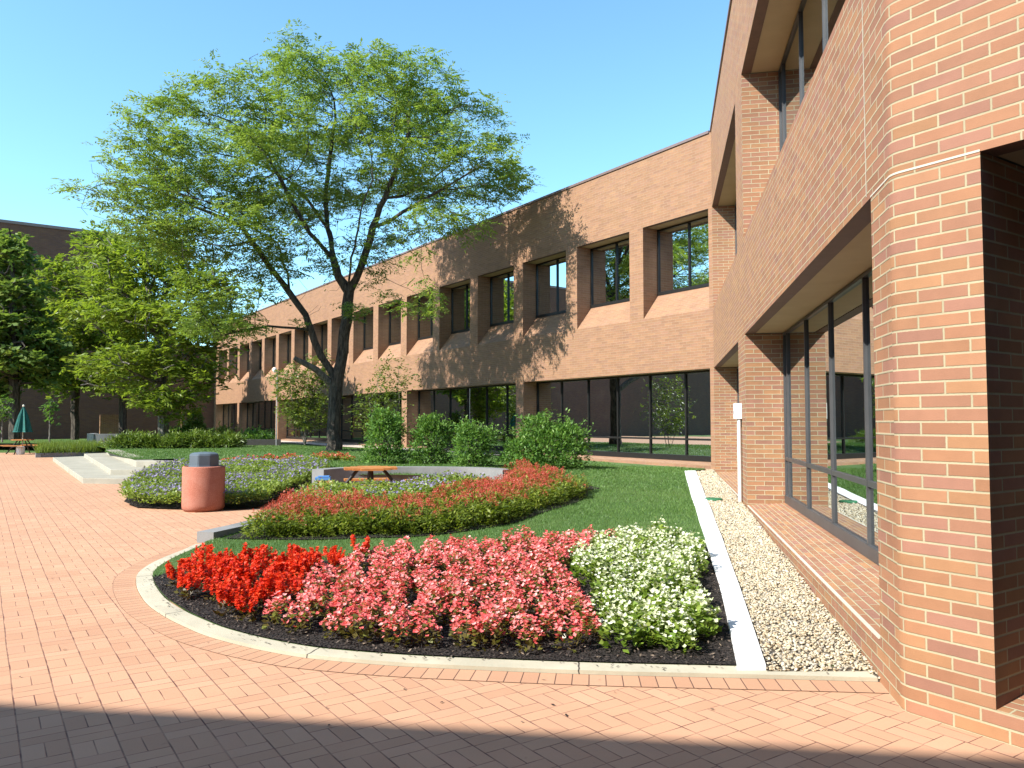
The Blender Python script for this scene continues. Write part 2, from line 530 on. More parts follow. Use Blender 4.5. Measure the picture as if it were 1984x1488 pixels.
def gravel_mat():
    m, nt, b, out = new_mat("gravel_bed"); h = NT(nt)
    pos = h.node("ShaderNodeNewGeometry").outputs["Position"]
    v = h.node("ShaderNodeTexVoronoi"); v.inputs["Scale"].default_value = 24; h.link(pos, v.inputs["Vector"])
    w = h.node("ShaderNodeTexWhiteNoise"); h.link(v.outputs["Position"], w.inputs["Vector"])
    c = h.ramp(w.outputs["Value"], [(0, (.24,.19,.13)), (.3, (.40,.34,.25)), (.6, (.48,.41,.30)), (.8, (.30,.27,.23)), (1, (.56,.51,.42))])
    c = h.mix(h.smooth(v.outputs["Distance"], .25, .6, 0, .85), c, (.06, .05, .04))
    h.link(c, b.inputs["Base Color"]); spec(b, .7, .3)
    h.bump(h.m('SUBTRACT', 1.0, v.outputs["Distance"]), b, 1.0, .03)
    return m
M_GRAVEL = gravel_mat()
M_PEBBLE = leaf_mat("river_pebbles", [(0, (.18,.13,.085)), (.12, (.38,.285,.17)), (.3, (.50,.41,.275)), (.55, (.56,.475,.335)), (.7, (.34,.305,.255)), (.85, (.62,.55,.42)), (1, (.74,.69,.58))], 0, .6, .35)

def bark_mat(name, c0, c1):
    m, nt, b, out = new_mat(name); h = NT(nt)
    pos = h.node("ShaderNodeTexCoord").outputs["Object"]
    mp = h.node("ShaderNodeMapping"); mp.inputs["Scale"].default_value = (1, 1, .22); h.link(pos, mp.inputs[0])
    n = h.noise(mp.outputs[0], 14, 5, .7); n2 = h.noise(pos, 2, 3)
    c = h.mix(h.smooth(n, .35, .7), c0, c1)
    c = h.mix(h.smooth(n2, .55, .8, 0, .4), c, tuple(q*1.4 for q in c1))
    h.link(c, b.inputs["Base Color"]); spec(b, .9, .15)
    h.bump(n, b, .9, .04)
    return m
M_BARK = bark_mat("dark_bark", (.045, .038, .032), (.15, .125, .10))
M_BARKG = bark_mat("grey_bark", (.10, .095, .085), (.26, .24, .21))

M_LOCUST = leaf_mat("locust_leaves", [(0, (.11, .19, .032)), (.4, (.19, .295, .052)), (.75, (.27, .37, .08)), (1, (.38, .46, .13))], .5)
M_LOCUST2 = leaf_mat("locust_leaves_far", [(0, (.12, .20, .022)), (.5, (.235, .325, .042)), (1, (.38, .44, .08))], .5)
M_MAPLE = leaf_mat("maple_leaves", [(0, (.065, .125, .032)), (.5, (.165, .255, .055)), (.85, (.30, .38, .09)), (1, (.42, .46, .15))], .5)
M_SHRUB = leaf_mat("shrub_leaves", [(0, (.055, .135, .026)), (.5, (.125, .26, .052)), (.85, (.21, .37, .08)), (1, (.32, .46, .14))], .4, .5, .25)
M_BIRCH = leaf_mat("birch_leaves", [(0, (.07, .12, .02)), (.5, (.14, .20, .03)), (1, (.26, .30, .06))], .4)
M_JUNI = leaf_mat("juniper_needles", [(0, (.055, .11, .016)), (.5, (.13, .21, .03)), (1, (.24, .31, .055))], .3)
M_TALLGRASS = leaf_mat("tall_grass_leaves", [(0, (.08, .15, .02)), (1, (.26, .34, .06))], .4)
M_ASTL = leaf_mat("astilbe_leaves", [(0, (.06, .10, .014)), (.4, (.145, .21, .026)), (.8, (.28, .34, .048)), (1, (.44, .48, .10))], .42)
M_ASTF = leaf_mat("astilbe_plumes", [(0, (.42, .05, .035)), (.5, (.68, .115, .08)), (1, (.82, .26, .18))], .4)
M_GERL = leaf_mat("groundcover_leaves", [(0, (.11, .18, .03)), (.5, (.26, .36, .06)), (1, (.48, .54, .16))], .45)
M_GERF = leaf_mat("groundcover_flowers", [(0, (.20, .155, .40)), (.6, (.31, .26, .50)), (1, (.48, .44, .62))], .3)
M_SALF = leaf_mat("salvia_flowers", [(0, (.62, .020, .008)), (.5, (.90, .055, .018)), (1, (1.0, .14, .045))], .3, .5, .25)
M_SALL = leaf_mat("salvia_leaves", [(0, (.06, .03, .012)), (.5, (.11, .075, .02)), (1, (.14, .15, .03))], .3)
M_PNKF = leaf_mat("begonia_flowers_pink", [(0, (.84, .095, .105)), (.45, (.98, .19, .195)), (.8, (1.0, .34, .33)), (1, (1.0, .62, .60))], .3, .5, .25)
M_PNKL = leaf_mat("begonia_leaves_bronze", [(0, (.09, .06, .016)), (.5, (.16, .14, .03)), (1, (.25, .28, .06))], .35, .35, .4)
M_WHTF = leaf_mat("begonia_flowers_white", [(0, (.60, .68, .36)), (.5, (.78, .82, .58)), (1, (.93, .93, .86))], .3, .5, .25)
M_WHTL = leaf_mat("begonia_leaves_lime", [(0, (.13, .22, .03)), (.5, (.24, .36, .05)), (1, (.42, .52, .12))], .4, .35, .4)

# ---------------------------------------------------------------- ground sheets
def polysheet(name, boundary, hfn, step, mat, kind="structure", lift=0.0, uvscale=1.0):
    b = [Vector((p[0], p[1])) for p in boundary]
    out = []
    for i in range(len(b)):                            # densify the boundary
        a, c = b[i], b[(i+1) % len(b)]
        k = max(1, int((c-a).length/step))
        for q in range(k): out.append(a.lerp(c, q/k))
    nb = len(out)
    xs = [p.x for p in out]; ys = [p.y for p in out]
    bx = np.array([(p.x, p.y) for p in out])
    gx, gy = np.meshgrid(np.arange(min(xs), max(xs), step), np.arange(min(ys), max(ys), step))
    g = np.stack([gx.ravel(), gy.ravel()], 1)
    g = g[inside(g, bx)]
    if len(g):
        dd = ((g[:, None]-bx[None])**2).sum(-1).min(1) if len(g)*len(bx) < 4e7 else np.ones(len(g))
        g = g[dd > (step*.45)**2]
    vs = out+[Vector(q) for q in g]
    ed = [(i, (i+1) % nb) for i in range(nb)]
    r = geometry.delaunay_2d_cdt(vs, ed, [list(range(nb))], 1, 1e-5)
    co = np.array([(v.x, v.y) for v in r[0]])
    z = hfn(co[:, 0], co[:, 1])+lift
    me = bpy.data.meshes.new(name)
    me.from_pydata([(x, y, zz) for (x, y), zz in zip(co, z)], [], [tuple(f) for f in r[2]])
    me.materials.append(mat)
    me.polygons.foreach_set("use_smooth", np.ones(len(me.polygons), bool))
    me.update()
    bm = bmesh.new(); bm.from_mesh(me)
    for f in bm.faces:
        if f.normal.z < 0: f.normal_flip()
    bm.to_mesh(me); bm.free()
    o = link_mesh(name, me)
    if kind: o["kind"] = kind
    return o

def inside(p, poly):
    p = np.asarray(p, float); poly = np.asarray(poly, float)
    x, y = p[:, 0], p[:, 1]
    r = np.zeros(len(p), bool)
    j = len(poly)-1
    for i in range(len(poly)):
        xi, yi = poly[i]; xj, yj = poly[j]
        c = ((yi > y) != (yj > y)) & (x < (xj-xi)*(y-yi)/(yj-yi+1e-12)+xi)
        r ^= c
        j = i
    return r

flat = lambda z: (lambda x, y: np.zeros_like(np.asarray(x, float))+z)

def spline(pts, n=6):
    """Catmull-Rom through 2-D points"""
    p = [np.array(q, float) for q in pts]
    p = [2*p[0]-p[1]]+p+[2*p[-1]-p[-2]]
    out = []
    for i in range(1, len(p)-2):
        for k in range(n):
            t = k/n
            out.append(.5*((2*p[i])+(-p[i-1]+p[i+1])*t+(2*p[i-1]-5*p[i]+4*p[i+1]-p[i+2])*t*t+(-p[i-1]+3*p[i]-3*p[i+1]+p[i+2])*t**3))
    out.append(p[-2])
    return out

g = MB()
g.poly([(-900, -900, -.06), (900, -900, -.06), (900, 900, -.06), (-900, 900, -.06)])
tag(g.build("ground", M_LAWN), kind="structure")
g = MB()
g.poly([(-60, -12, 0), (30, -12, 0), (30, 36, 0), (-4, 36, 0), (-17, 36.2, 0), (-21.5, 37.5, 0), (-24, 42, 0), (-60, 42, 0)])
tag(g.build("brick_plaza", M_PAVER), kind="structure")

CURB_O = [(2.33,5.07),(1.75,5.12),(1.22,5.16),(0.67,5.20),(0.12,5.26),(-0.39,5.33),(-0.71,5.38),(-1.06,5.46),(-1.43,5.57),(-1.70,5.70),(-2.00,5.88),(-2.35,6.14),(-2.62,6.40),(-2.92,6.72),(-3.27,7.16),(-3.58,7.65),(-3.79,8.03),(-3.97,8.42),(-4.08,8.80),(-4.15,9.25),(-4.17,9.70),(-4.17,10.1),(-4.20,10.5)]
co = spline(CURB_O, 5)
def offset(pts, d):
    r = []
    for i, p in enumerate(pts):
        a = pts[max(0, i-1)]; b = pts[min(len(pts)-1, i+1)]
        t = (b-a)/np.linalg.norm(b-a)
        r.append(p+d*np.array([t[1], -t[0]]))
    return r
ci = offset(co, .155)      # towards the bed (right of travel: travel goes left so right = away)
cs = offset(co, -.213)
def strip(name, a, b, za, zb, mat, top=True, depth=.06):
    """ribbon between two polylines, top at za/zb, with vertical sides down by depth"""
    m = MB(); acc = 0
    for i in range(len(a)-1):
        l = np.linalg.norm(a[i+1]-a[i])
        P = lambda q, z: (q[0], q[1], z)
        z0, z1 = za(a[i]), za(a[i+1]); w0, w1 = zb(b[i]), zb(b[i+1])
        wd = np.linalg.norm(a[i]-b[i])
        m.quad(P(a[i], z0), P(a[i+1], z1), P(b[i+1], w1), P(b[i], w0), [(acc, 0), (acc+l, 0), (acc+l, wd), (acc, wd)])
        if depth:
            m.quad(P(a[i], z0-depth), P(a[i+1], z1-depth), P(a[i+1], z1), P(a[i], z0), [(acc, 0), (acc+l, 0), (acc+l, depth), (acc, depth)])
            m.quad(P(b[i+1], w1-depth), P(b[i], w0-depth), P(b[i], w0), P(b[i+1], w1), [(acc+l, 0), (acc, 0), (acc, depth), (acc+l, depth)])
        acc += l
    if depth:
        for k in (0, -1):
            m.quad((*a[k], za(a[k])-depth), (*b[k], zb(b[k])-depth), (*b[k], zb(b[k])), (*a[k], za(a[k])))
    o = m.build(name, mat)
    # make tops face up
    bm = bmesh.new(); bm.from_mesh(o.data)
    bmesh.ops.remove_doubles(bm, verts=bm.verts, dist=1e-4)
    bmesh.ops.recalc_face_normals(bm, faces=bm.faces)
    if sum(f.normal.z*f.calc_area() for f in bm.faces) < 0:
        bmesh.ops.reverse_faces(bm, faces=bm.faces)
    bm.to_mesh(o.data); bm.free()
    return tag(o, kind="structure")
strip("kerb", co, ci, lambda p: .03, lambda p: .034, M_CURB)
strip("paving_border", cs, [p-np.array([0,0]) for p in co], lambda p: .004, lambda p: .004, M_SOLDIER, depth=0)

# white painted kerb between lawn and gravel
WL = [np.array(q) for q in ((1.47,5.21),(1.84,6.95),(2.42,9.96),(3.42,15.2),(4.47,20.49))]
WR = [np.array(q) for q in ((1.655,5.21),(2.03,7.0),(2.63,9.95),(3.68,15.2),(4.76,20.49))]
WLs = spline(WL, 6); WRs = spline(WR, 6)
def Tz(p): return float(T(p[0], p[1]))
strip("white_kerb", WLs, WRs, lambda p: max(Tz(p), gstrip(p[1]))+.03, lambda p: max(Tz(p), gstrip(p[1]))+.03, M_WHITE, depth=.12)

# gravel strip
gp = [tuple(p) for p in WRs]+[tuple((CC-D2*.02-N2*.05)[:2]), tuple((PC+D2*.48-N2*.0)[:2]), (2.30, 5.19), (1.655, 5.19)]
polysheet("gravel", gp, lambda x, y: gstrip(y), .4, M_GRAVEL, None)
bpy.data.objects["gravel"]["kind"] = "structure"

# lawn
W_AT = lambda t, off=0.0: (CC+D1*t+N1*off)[:2]
lawn_b = [tuple(p) for p in ci[1:]][:-1]
lawn_b = lawn_b+[(-4.08, 10.55), (-3.9, 11.4), (-3.6, 12.1), (-2.4, 12.6), (-1.4, 13.2), (-.9, 14.4), (-.55, 16.2), (-.62, 17.35), (-1.64, 17.75), (-2.74, 17.75), (-3.9, 17.7), (-4.2, 18.6),
          (-4.5, 19.4), (-5.2, 20.0), (-7.0, 20.0), (-8.3, 19.6), (-8.5, 21.6), (-9.6, 23.0), (-10.5, 24.7), (-11.6, 24.25), (-16.1, 31.2), (-18.5, 36), (-21.4, 39.8), (-24, 45), (-40, 50), (-38, 56), (-25.8, 67)]
lawn_b += [tuple(W_AT(t, -.02)) for t in (55, 40, 30, 20, 10, 5, .3)]+[(4.6, 20.6)]
lawn_b += [tuple(p) for p in WLs[::-1][1:-1]]
LAWN = np.array(lawn_b)
polysheet("lawn", lawn_b, T, .5, M_LAWN, "structure", lift=.012)

# mulch in the flower bed
bed = [tuple(p) for p in ci[3:-22]]
mulch_b = [tuple(p) for p in ci[4:]]
k = next(i for i, p in enumerate(ci) if p[1] > 8.2)
mulch_b = [tuple(p) for p in ci[2:k]]+[(-3.62, 8.5), (-3.0, 8.7), (-2.2, 8.95), (-1.2, 9.3), (0, 9.7), (1.35, 10.0), (2.35, 9.8)]
mulch_b += [tuple(p) for p in WLs[::-1] if p[1] < 9.7 and p[1] > 5.3]
polysheet("flower_bed_soil", mulch_b, T, .25, M_SOIL, "structure", lift=.022)
BED = np.array(mulch_b)

# path along the far wing
pm = MB()
for a in range(9, 51, 3):
    b0, b1 = W_AT(a, -1.7), W_AT(a+3, -1.7); c0, c1 = W_AT(a, -.05), W_AT(a+3, -.05)
    pm.quad((*b1, Tz(b1)+.05), (*b0, Tz(b0)+.05), (*c0, .43), (*c1, .43))
tag(pm.build("path", M_PATH), kind="structure")

# ---------------------------------------------------------------- the two-storey building
bld = empty("office_building", (CC[0]+6, CC[1]+8, 0), "two-storey brick office building with deep recessed windows around the courtyard", "building")

def facade(o, U, IN, wallm, length, bays, grounds, z0, zs, mat_i=0, ustart=0.0, cap_ends=False):
    """brick front: o origin on the front plane at z 0, U along, IN inward.
    bays: upper openings (u0,u1); grounds: ground openings (u0,u1)"""
    Z = UP
    rev = REC
    def solids(ops, lo, hi):
        cur = ustart; r = []
        for a, b in ops:
            if a > cur+1e-4: r.append((cur, a))
            cur = b
        if cur < length-1e-4: r.append((cur, length))
        return r
    wallm.fquad(o, U, Z, ustart, length, WTOP, ROOF)
    wallm.fquad(o, U, Z, ustart, length, SOF, SPT)
    for a, b in solids(bays, SPT, WTOP): wallm.fquad(o, U, Z, a, b, SPT, WTOP)
    for a, b in solids(grounds, z0, SOF): wallm.fquad(o, U, Z, a, b, -.1, SOF)
    UPB = SPT+.76                                     # sill line at the glass
    for a, b in bays:                                 # reveals and sloped brick sill
        oa, ob = o+U*a, o+U*b
        wallm.quad(oa+Z*SPT, oa+IN*rev+Z*UPB, oa+IN*rev+Z*WTOP, oa+Z*WTOP, [(0, SPT), (rev, UPB), (rev, WTOP), (0, WTOP)])
        wallm.quad(ob+IN*rev+Z*UPB, ob+Z*SPT, ob+Z*WTOP, ob+IN*rev+Z*WTOP, [(rev, UPB), (0, SPT), (0, WTOP), (rev, WTOP)])
        sl = math.hypot(rev, UPB-SPT)
        wallm.quad(oa+Z*SPT, ob+Z*SPT, ob+IN*rev+Z*UPB, oa+IN*rev+Z*UPB, [(a, SPT), (b, SPT), (b, SPT+sl), (a, SPT+sl)])
    for a, b in grounds:
        oa, ob = o+U*a, o+U*b
        wallm.fquad(o, U, Z, a, b, -.1, zs)
        wallm.quad(oa+Z*zs, oa+IN*rev+Z*(zs+.05), oa+IN*rev+Z*SOF, oa+Z*SOF, [(0, zs), (rev, zs+.05), (rev, SOF), (0, SOF)])
        wallm.quad(ob+IN*rev+Z*(zs+.05), ob+Z*zs, ob+Z*SOF, ob+IN*rev+Z*SOF, [(rev, zs+.05), (0, zs), (0, SOF), (rev, SOF)])
        wallm.quad(oa+Z*zs, ob+Z*zs, ob+IN*rev+Z*(zs+.05), oa+IN*rev+Z*(zs+.05), [(a, 0), (b, 0), (b, rev), (a, rev)])

def soffits(o, U, IN, bays, grounds):
    for ops, z in ((bays, WTOP), (grounds, SOF)):
        for a, b in ops:
            oa, ob = o+U*a+UP*z, o+U*b+UP*z
            i0, i1 = IN*.16, IN*(REC+.08)
            sm, lm = MB(), MB()
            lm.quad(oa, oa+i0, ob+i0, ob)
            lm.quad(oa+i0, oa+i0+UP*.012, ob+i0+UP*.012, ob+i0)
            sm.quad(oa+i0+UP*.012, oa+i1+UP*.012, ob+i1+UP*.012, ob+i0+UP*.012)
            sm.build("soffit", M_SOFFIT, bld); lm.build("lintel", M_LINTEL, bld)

def window(o, U, IN, a, b, zb, zt, mulls, transom, fm, base_h, parent, jamb=.05, dp=.012):
    """pane + frame (mullions, transom, base panel) at the back of a recess"""
    q = o+IN*(REC)
    m = MB(); m.quad(q+U*a+UP*zb+IN*.03, q+U*b+UP*zb+IN*.03, q+U*b+UP*zt+IN*.03, q+U*a+UP*zt+IN*.03)
    w = m.build("window", M_GLASS, parent)
    f = MB()
    def bar(u0, u1, z0, z1, d0=-.05, d1=.06):
        f.box(q+U*u0+IN*d0+UP*z0, U*(u1-u0), IN*(d1-d0), UP*(z1-z0))
    e = .002
    bar(a+e, b-e, zb+e, zb+base_h, -dp-.010, .06)
    bar(a+e, b-e, zt-jamb, zt-e, -dp-.004, .06)
    for u in [a+jamb/2]+list(mulls)+[b-jamb/2]:
        bar(max(a+e, u-jamb/2), min(b-e, u+jamb/2), zb+base_h, zt-jamb, -dp, .06)
    if transom:
        us = [a+jamb]+[x for u in mulls for x in (u-jamb/2, u+jamb/2)]+[b-jamb]
        for i in range(0, len(us), 2): bar(us[i], us[i+1], transom-.028, transom+.028, -dp+.003, .06)
    f.build("frame", fm, w)
    return w

# far wing: u along D1 from the corner
BAY = 3.17
wb = [(.13+BAY*k, 2.70+BAY*k) for k in range(17)]
wg = [(.13, 9.0)]+[(9.5+9.51*k, 9.5+9.51*k+8.98) for k in range(4)]+[(47.54, 54.2)]
WLEN = 55.6
fw = MB(); facade(CC, D1, N1, fw, WLEN, wb, wg, 0, .47)
o = fw.build("wall", M_BRICK_FAR, bld)
o["label"] = "far wing's long brick front"
soffits(CC, D1, N1, wb, wg)
for i, (a, b) in enumerate(wb):
    window(CC, D1, N1, a, b, SPT+.76, WTOP, [(a+b)/2], None, M_FRAME, .10, bld)
for a, b in wg:
    n = max(1, round((b-a)/1.5))
    window(CC, D1, N1, a, b, .52, SOF, [a+(b-a)*i/n for i in range(1, n)], 1.14, M_FRAME, .16, bld)
# near wing: u along D2 from the near corner
nb = [(.47, 8.6), (9.8, 16.92)]
fn = MB(); facade(PC, D2, N2, fn, 17.0, nb, nb, 0, .28, ustart=.06)
soffits(PC, D2, N2, nb, nb)
for a, b in nb:
    ml = [u for u in (1.65, 3.3, 4.95, 6.6, 8.25, 11.55, 13.2, 14.85, 16.5) if a+.2 < u < b-.2]
    window(PC, D2, N2, a, b, SPT+.76, WTOP, ml, None, M_FRAMEG, .10, bld, .034, .0)
    window(PC, D2, N2, a, b, .33, SOF, ml, 1.05, M_FRAMEG, .13, bld, .036, .0)
# near end turned towards the viewer: u along -D1 from the near corner
eg = [(.497, 4.6)]
fe = MB(); facade(PC, -D1, N1, fe, 6.5, [], eg, 0, .155, ustart=.06)
soffits(PC, -D1, N1, [], eg)
window(PC, -D1, N1, .497, 4.6, .21, SOF, [1.9, 3.3], 1.05, M_FRAMEG, .13, bld)
# rounded brick corner between them
arc = []
a0 = PC+D2*.06; a1 = PC-D1*.06
for k in range(7):
    t = k/6
    arc.append((1-t)**2*a0+2*t*(1-t)*PC+t*t*a1)
for k in range(6):
    p, q = arc[k], arc[k+1]
    uu = lambda t: .06-.12*t
    fn.quad(p-UP*.1, q-UP*.1, q+UP*ROOF, p+UP*ROOF, [(uu(k/6), -.1), (uu((k+1)/6), -.1), (uu((k+1)/6), ROOF), (uu(k/6), ROOF)], smooth=True)
me_n = fn
for lst in (fe,):
    base = len(me_n.v)
    me_n.v += lst.v; me_n.f += [tuple(i+base for i in f) for f in lst.f]
    me_n.uv += [(-u, v) for u, v in lst.uv]; me_n.mi += lst.mi; me_n.sm += lst.sm
o = me_n.build("wall", M_BRICK, bld)
o["label"] = "near wing's brick front and turned end pier"
# coping along the roof edge
cp = MB()
for o_, U, IN, a, b in ((CC, D1, N1, .06, WLEN), (PC, D2, N2, .03, 16.96), (PC, -D1, N1, .03, 6.5)):
    cp.box(o_+U*a-IN*.035+UP*(ROOF-.02), U*(b-a), IN*.34, UP*.075) if np.dot(np.cross(U, IN), UP) > 0 else cp.box(o_+U*b-IN*.035+UP*(ROOF-.02), -U*(b-a), IN*.34, UP*.075)
cp.build("coping", M_COPING, bld)
# joint line and stone course on the near wing
M_SEAL = simple_mat("white_sealant", (.58, .53, .43), .6, var=.05)
def joint(*boxes):
    m = MB()
    for b in boxes: m.box(*b)
    return m.build("sealant_joint", M_SEAL, bld)
joint((PC+D2*.565-N2*.003+UP*(SOF+.03), D2*.012, N2*.001, UP*(ROOF-SOF-.06)))
jm = MB()
line = [PC+D2*.47]+arc+[PC-D1*.497]
for k in range(len(line)-1):
    p, q = line[k], line[k+1]
    t = (q-p)/np.linalg.norm(q-p); nn = np.array([t[1], -t[0], 0])
    nn = nn if np.dot(nn, N1+N2) < 0 else -nn
    jm.quad(p+nn*.003+UP*(SOF-.002), q+nn*.003+UP*(SOF-.002), q+nn*.003+UP*(SOF+.010), p+nn*.003+UP*(SOF+.010))
jm.build("sealant_joint", M_SEAL, bld, merge=True)
joint((PC+D2*.49-N2*.006+UP*.276, D2*8.08, N2*.025, UP*.009))
joint((PC+D2*9.83-N2*.006+UP*.276, D2*7.05, N2*.025, UP*.009))
# roof, floors, back walls and rooms behind the glass
rf = MB()
ROOMD = 9.0
def roomquad(m, z, flip, o1=.70):
    a, b, c, d = CC+D1*WLEN+N1*o1, CC+D1*WLEN+N1*ROOMD, CC+N1*ROOMD*.4+N2*ROOMD, CC+D1*o1*.4142+N1*o1
    pts = [q+UP*z for q in (a, d, c, b)]
    m.poly(pts[::-1] if flip else pts)
    e = [PC+D2*o1*.4142+N2*o1, PC-D1*6.5+N1*o1, PC-D1*6.5+N1*ROOMD, CC+N1*ROOMD*.4+N2*ROOMD, CC+N2*o1-D2*o1*.4142]
    pts = [q+UP*z for q in e]
    m.poly(pts[::-1] if flip else pts)
roomquad(rf, ROOF-.3, False, .02)
rf.build("roof", M_ROOF, bld)
rm = MB()
def back(o, U, IN, L, z0, z1, off):
    rm.fquad(o+IN*off, U, UP, 0, L, z0, z1)
for z0, z1 in ((.0, SOF+.2), (SPT, WTOP+.4)):
    back(CC, D1, N1, WLEN, z0, z1, 5.2)
    back(PC-D2*1.0, D2, N2, 17.5, z0, z1, 5.2)
    back(PC, -D1, N1, 6.5, z0, z1, 4.0)
    for t in ((9.25, 18.75, 28.2, 37.7, 47.2) if z0 < 1 else [3*BAY*k-.25 for k in range(1, 6)]):
        rm.fquad(CC+D1*t+N1*(REC+.1), N1, UP, 0, 4.6, z0, z1)
    for t in (9.2,):
        rm.fquad(PC+D2*t+N2*(REC+.1), N2, UP, 0, 4.6, z0, z1)
rm.build("room_wall", M_ROOM, bld)
fl = MB()
for z in (.30, SOF+.10, SPT+.3, WTOP+.15):
    roomquad(fl, z, z in (SOF+.10, WTOP+.15))
fl.build("floor", M_ROOMF, bld)
for t0, t1 in ((.3, 3.2), (3.5, 5.3), (9.9, 13.0)):
    ct = MB()
    ct.box(CC+D1*t0+N1*1.5+UP*1.12, D1*(t1-t0), N1*.6, UP*.06)
    ct.box(CC+D1*t0+N1*1.6+UP*.31, D1*.05, N1*.4, UP*.8); ct.box(CC+D1*(t1-.05)+N1*1.6+UP*.31, D1*.05, N1*.4, UP*.8)
    ct.build("counter", M_COUNTER, bld)
M_COLM = simple_mat("dark_column", (.02, .02, .02), .6)
for t in (3.6, 6.4):
    cl = MB(); cl.box(CC+D1*t+N1*2.4+UP*.31, D1*.35, N1*.35, UP*2.75); cl.build("column", M_COLM, bld)
# end wall of the wing and the side return of the near end
for q_, dp_ in ((CC+D1*WLEN, 12), (PC-D1*6.5, 9)):
    ew = MB(); ew.fquad(q_, N1, UP, 0, dp_, -.1, ROOF); ew.build("end_wall", M_BRICK_FAR, bld)

# taller block closing the court (in shade), with its lower link
tall = empty("brick_tower_block", (-40, 60, 0), "tall dark brick block in shade behind the trees at the far left", "building")
BO = np.array([-35.1, 60.0, 0])
tb = MB()
def wallbox(m, u0, u1, z1, depth, z0=-.1):
    m.fquad(BO, N1, UP, u0, u1, z0, z1)
    m.fquad(BO+N1*u1, D1, UP, 0, depth, z0, z1)
    m.fquad(BO+N1*u0, D1, UP, 0, depth, z0, z1)
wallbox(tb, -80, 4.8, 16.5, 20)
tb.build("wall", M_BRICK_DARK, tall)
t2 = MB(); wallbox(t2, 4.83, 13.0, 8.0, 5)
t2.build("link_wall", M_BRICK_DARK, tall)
t3 = MB()
t3.box(BO+N1*-80-D1*.08+UP*16.48, N1*84.85, D1*.5, UP*.22)
t3.build("coping", M_COPING, tall)
t4 = MB(); t4.poly([q+UP*16.2 for q in (BO-N1*80, BO+N1*4.8, BO+N1*4.8+D1*20, BO-N1*80+D1*20)])
t4.build("roof", M_ROOF, tall)
# small brick screen wall and porch by the block, sunlit on their ends
scr = MB()
so = np.array([-28.75, 55.0, .2]); scr.box(so, N1*1.35, D1*.3, UP*1.95)
tag(scr.build("brick_screen_wall", M_BRICK), "short free-standing brick screen wall with sunlit end, below the far trees", "wall")
por = empty("brick_porch", (-24.0, 57.5, 0), "low brick porch with one sunlit pillar beside the far wing's end", "porch")
m = MB(); pq = np.array([-24.3, 58.0, 0]); m.box(pq, N1*.55, D1*.5, UP*2.95); m.build("pillar", M_BRICK, por)
m = MB(); m.box(pq-N1*.5+UP*2.96, N1*2.2, D1*1.6, UP*.5); m.build("beam", M_BRICK, por)

# block behind the viewer whose roof edge shades the front paving
rear = empty("brick_rear_block", (0, -10, 0), "brick block across the court behind the viewer, shading the front paving", "building")
RO = np.array([-12.87, -1.50, 0])
RU = np.array([.9906, -.1366, 0]); RN = np.array([.1366, .9906, 0])      # along its front, and out of it
m = MB()
m.fquad(RO, RU, UP, -30, 30, -.1, ROOF)
for u in (-30, 30):
    m.fquad(RO+RU*u, -RN, UP, 0, 10, -.1, ROOF)
m.fquad(RO-RN*10, RU, UP, -30, 30, -.1, ROOF)
m.build("wall", M_BRICK_FAR, rear)
m = MB(); m.poly([q+UP*(ROOF-.02) for q in (RO-RU*30, RO+RU*30, RO+RU*30-RN*10, RO-RU*30-RN*10)]); m.build("roof", M_ROOF, rear)
for k in range(12):
    m = MB(); u = -15+3.2*k
    m.fquad(RO+RN*.02, RU, UP, u, u+2.4, 4.9, 7.4); m.build("window", M_GLASS, rear)

# ---------------------------------------------------------------- pebbles, grass, mulch chips
def ico_pebbles(name, pts, sz, mat, flatten=.55):
    bm = bmesh.new(); bmesh.ops.create_icosphere(bm, subdivisions=1, radius=1)
    V = np.array([v.co[:] for v in bm.verts]); F = np.array([[v.index for v in f.verts] for f in bm.faces]); bm.free()
    n = len(pts)
    sc = np.stack([sz*R.uniform(.7, 1.25, n), sz*R.uniform(.6, 1.0, n), sz*flatten*R.uniform(.7, 1.2, n)], 1)
    a = R.uniform(0, 2*math.pi, n); tl = R.normal(0, .3, (n, 2))
    v = V[None]*sc[:, None]*(1+R.normal(0, .07, (n, len(V), 1)))
    c, s = np.cos(a)[:, None], np.sin(a)[:, None]
    x = v[..., 0]*c-v[..., 1]*s; y = v[..., 0]*s+v[..., 1]*c
    z = v[..., 2]+x*tl[:, :1]+y*tl[:, 1:]
    v = np.stack([x, y, z], -1)+pts[:, None]
    me = bpy.data.meshes.new(name)
    nv = n*len(V); nf = n*len(F)
    me.vertices.add(nv); me.vertices.foreach_set("co", v.astype(np.float32).ravel())
    li = (F[None]+(np.arange(n)*len(V))[:, None, None]).astype(np.int32).ravel()
    me.loops.add(len(li)); me.loops.foreach_set("vertex_index", li)
    me.polygons.add(nf); me.polygons.foreach_set("loop_start", np.arange(0, nf*3, 3, dtype=np.int32))
    me.polygons.foreach_set("use_smooth", np.ones(nf, bool))
    me.materials.append(mat); me.update(calc_edges=True)
    at = me.attributes.new("tint", 'FLOAT', 'FACE'); at.data.foreach_set("value", np.repeat(R.uniform(0, 1, n), len(F)).astype(np.float32))
    return link_mesh(name, me)

def scatter(poly, n):
    poly = np.asarray(poly, float)
    lo, hi = poly.min(0), poly.max(0)
    out = []
    tot = 0
    while tot < n:
        p = R.uniform(lo, hi, (n*2+50, 2)); p = p[inside(p, poly)]
        out.append(p); tot += len(p)
        if len(p) == 0: break
    return np.concatenate(out)[:n]

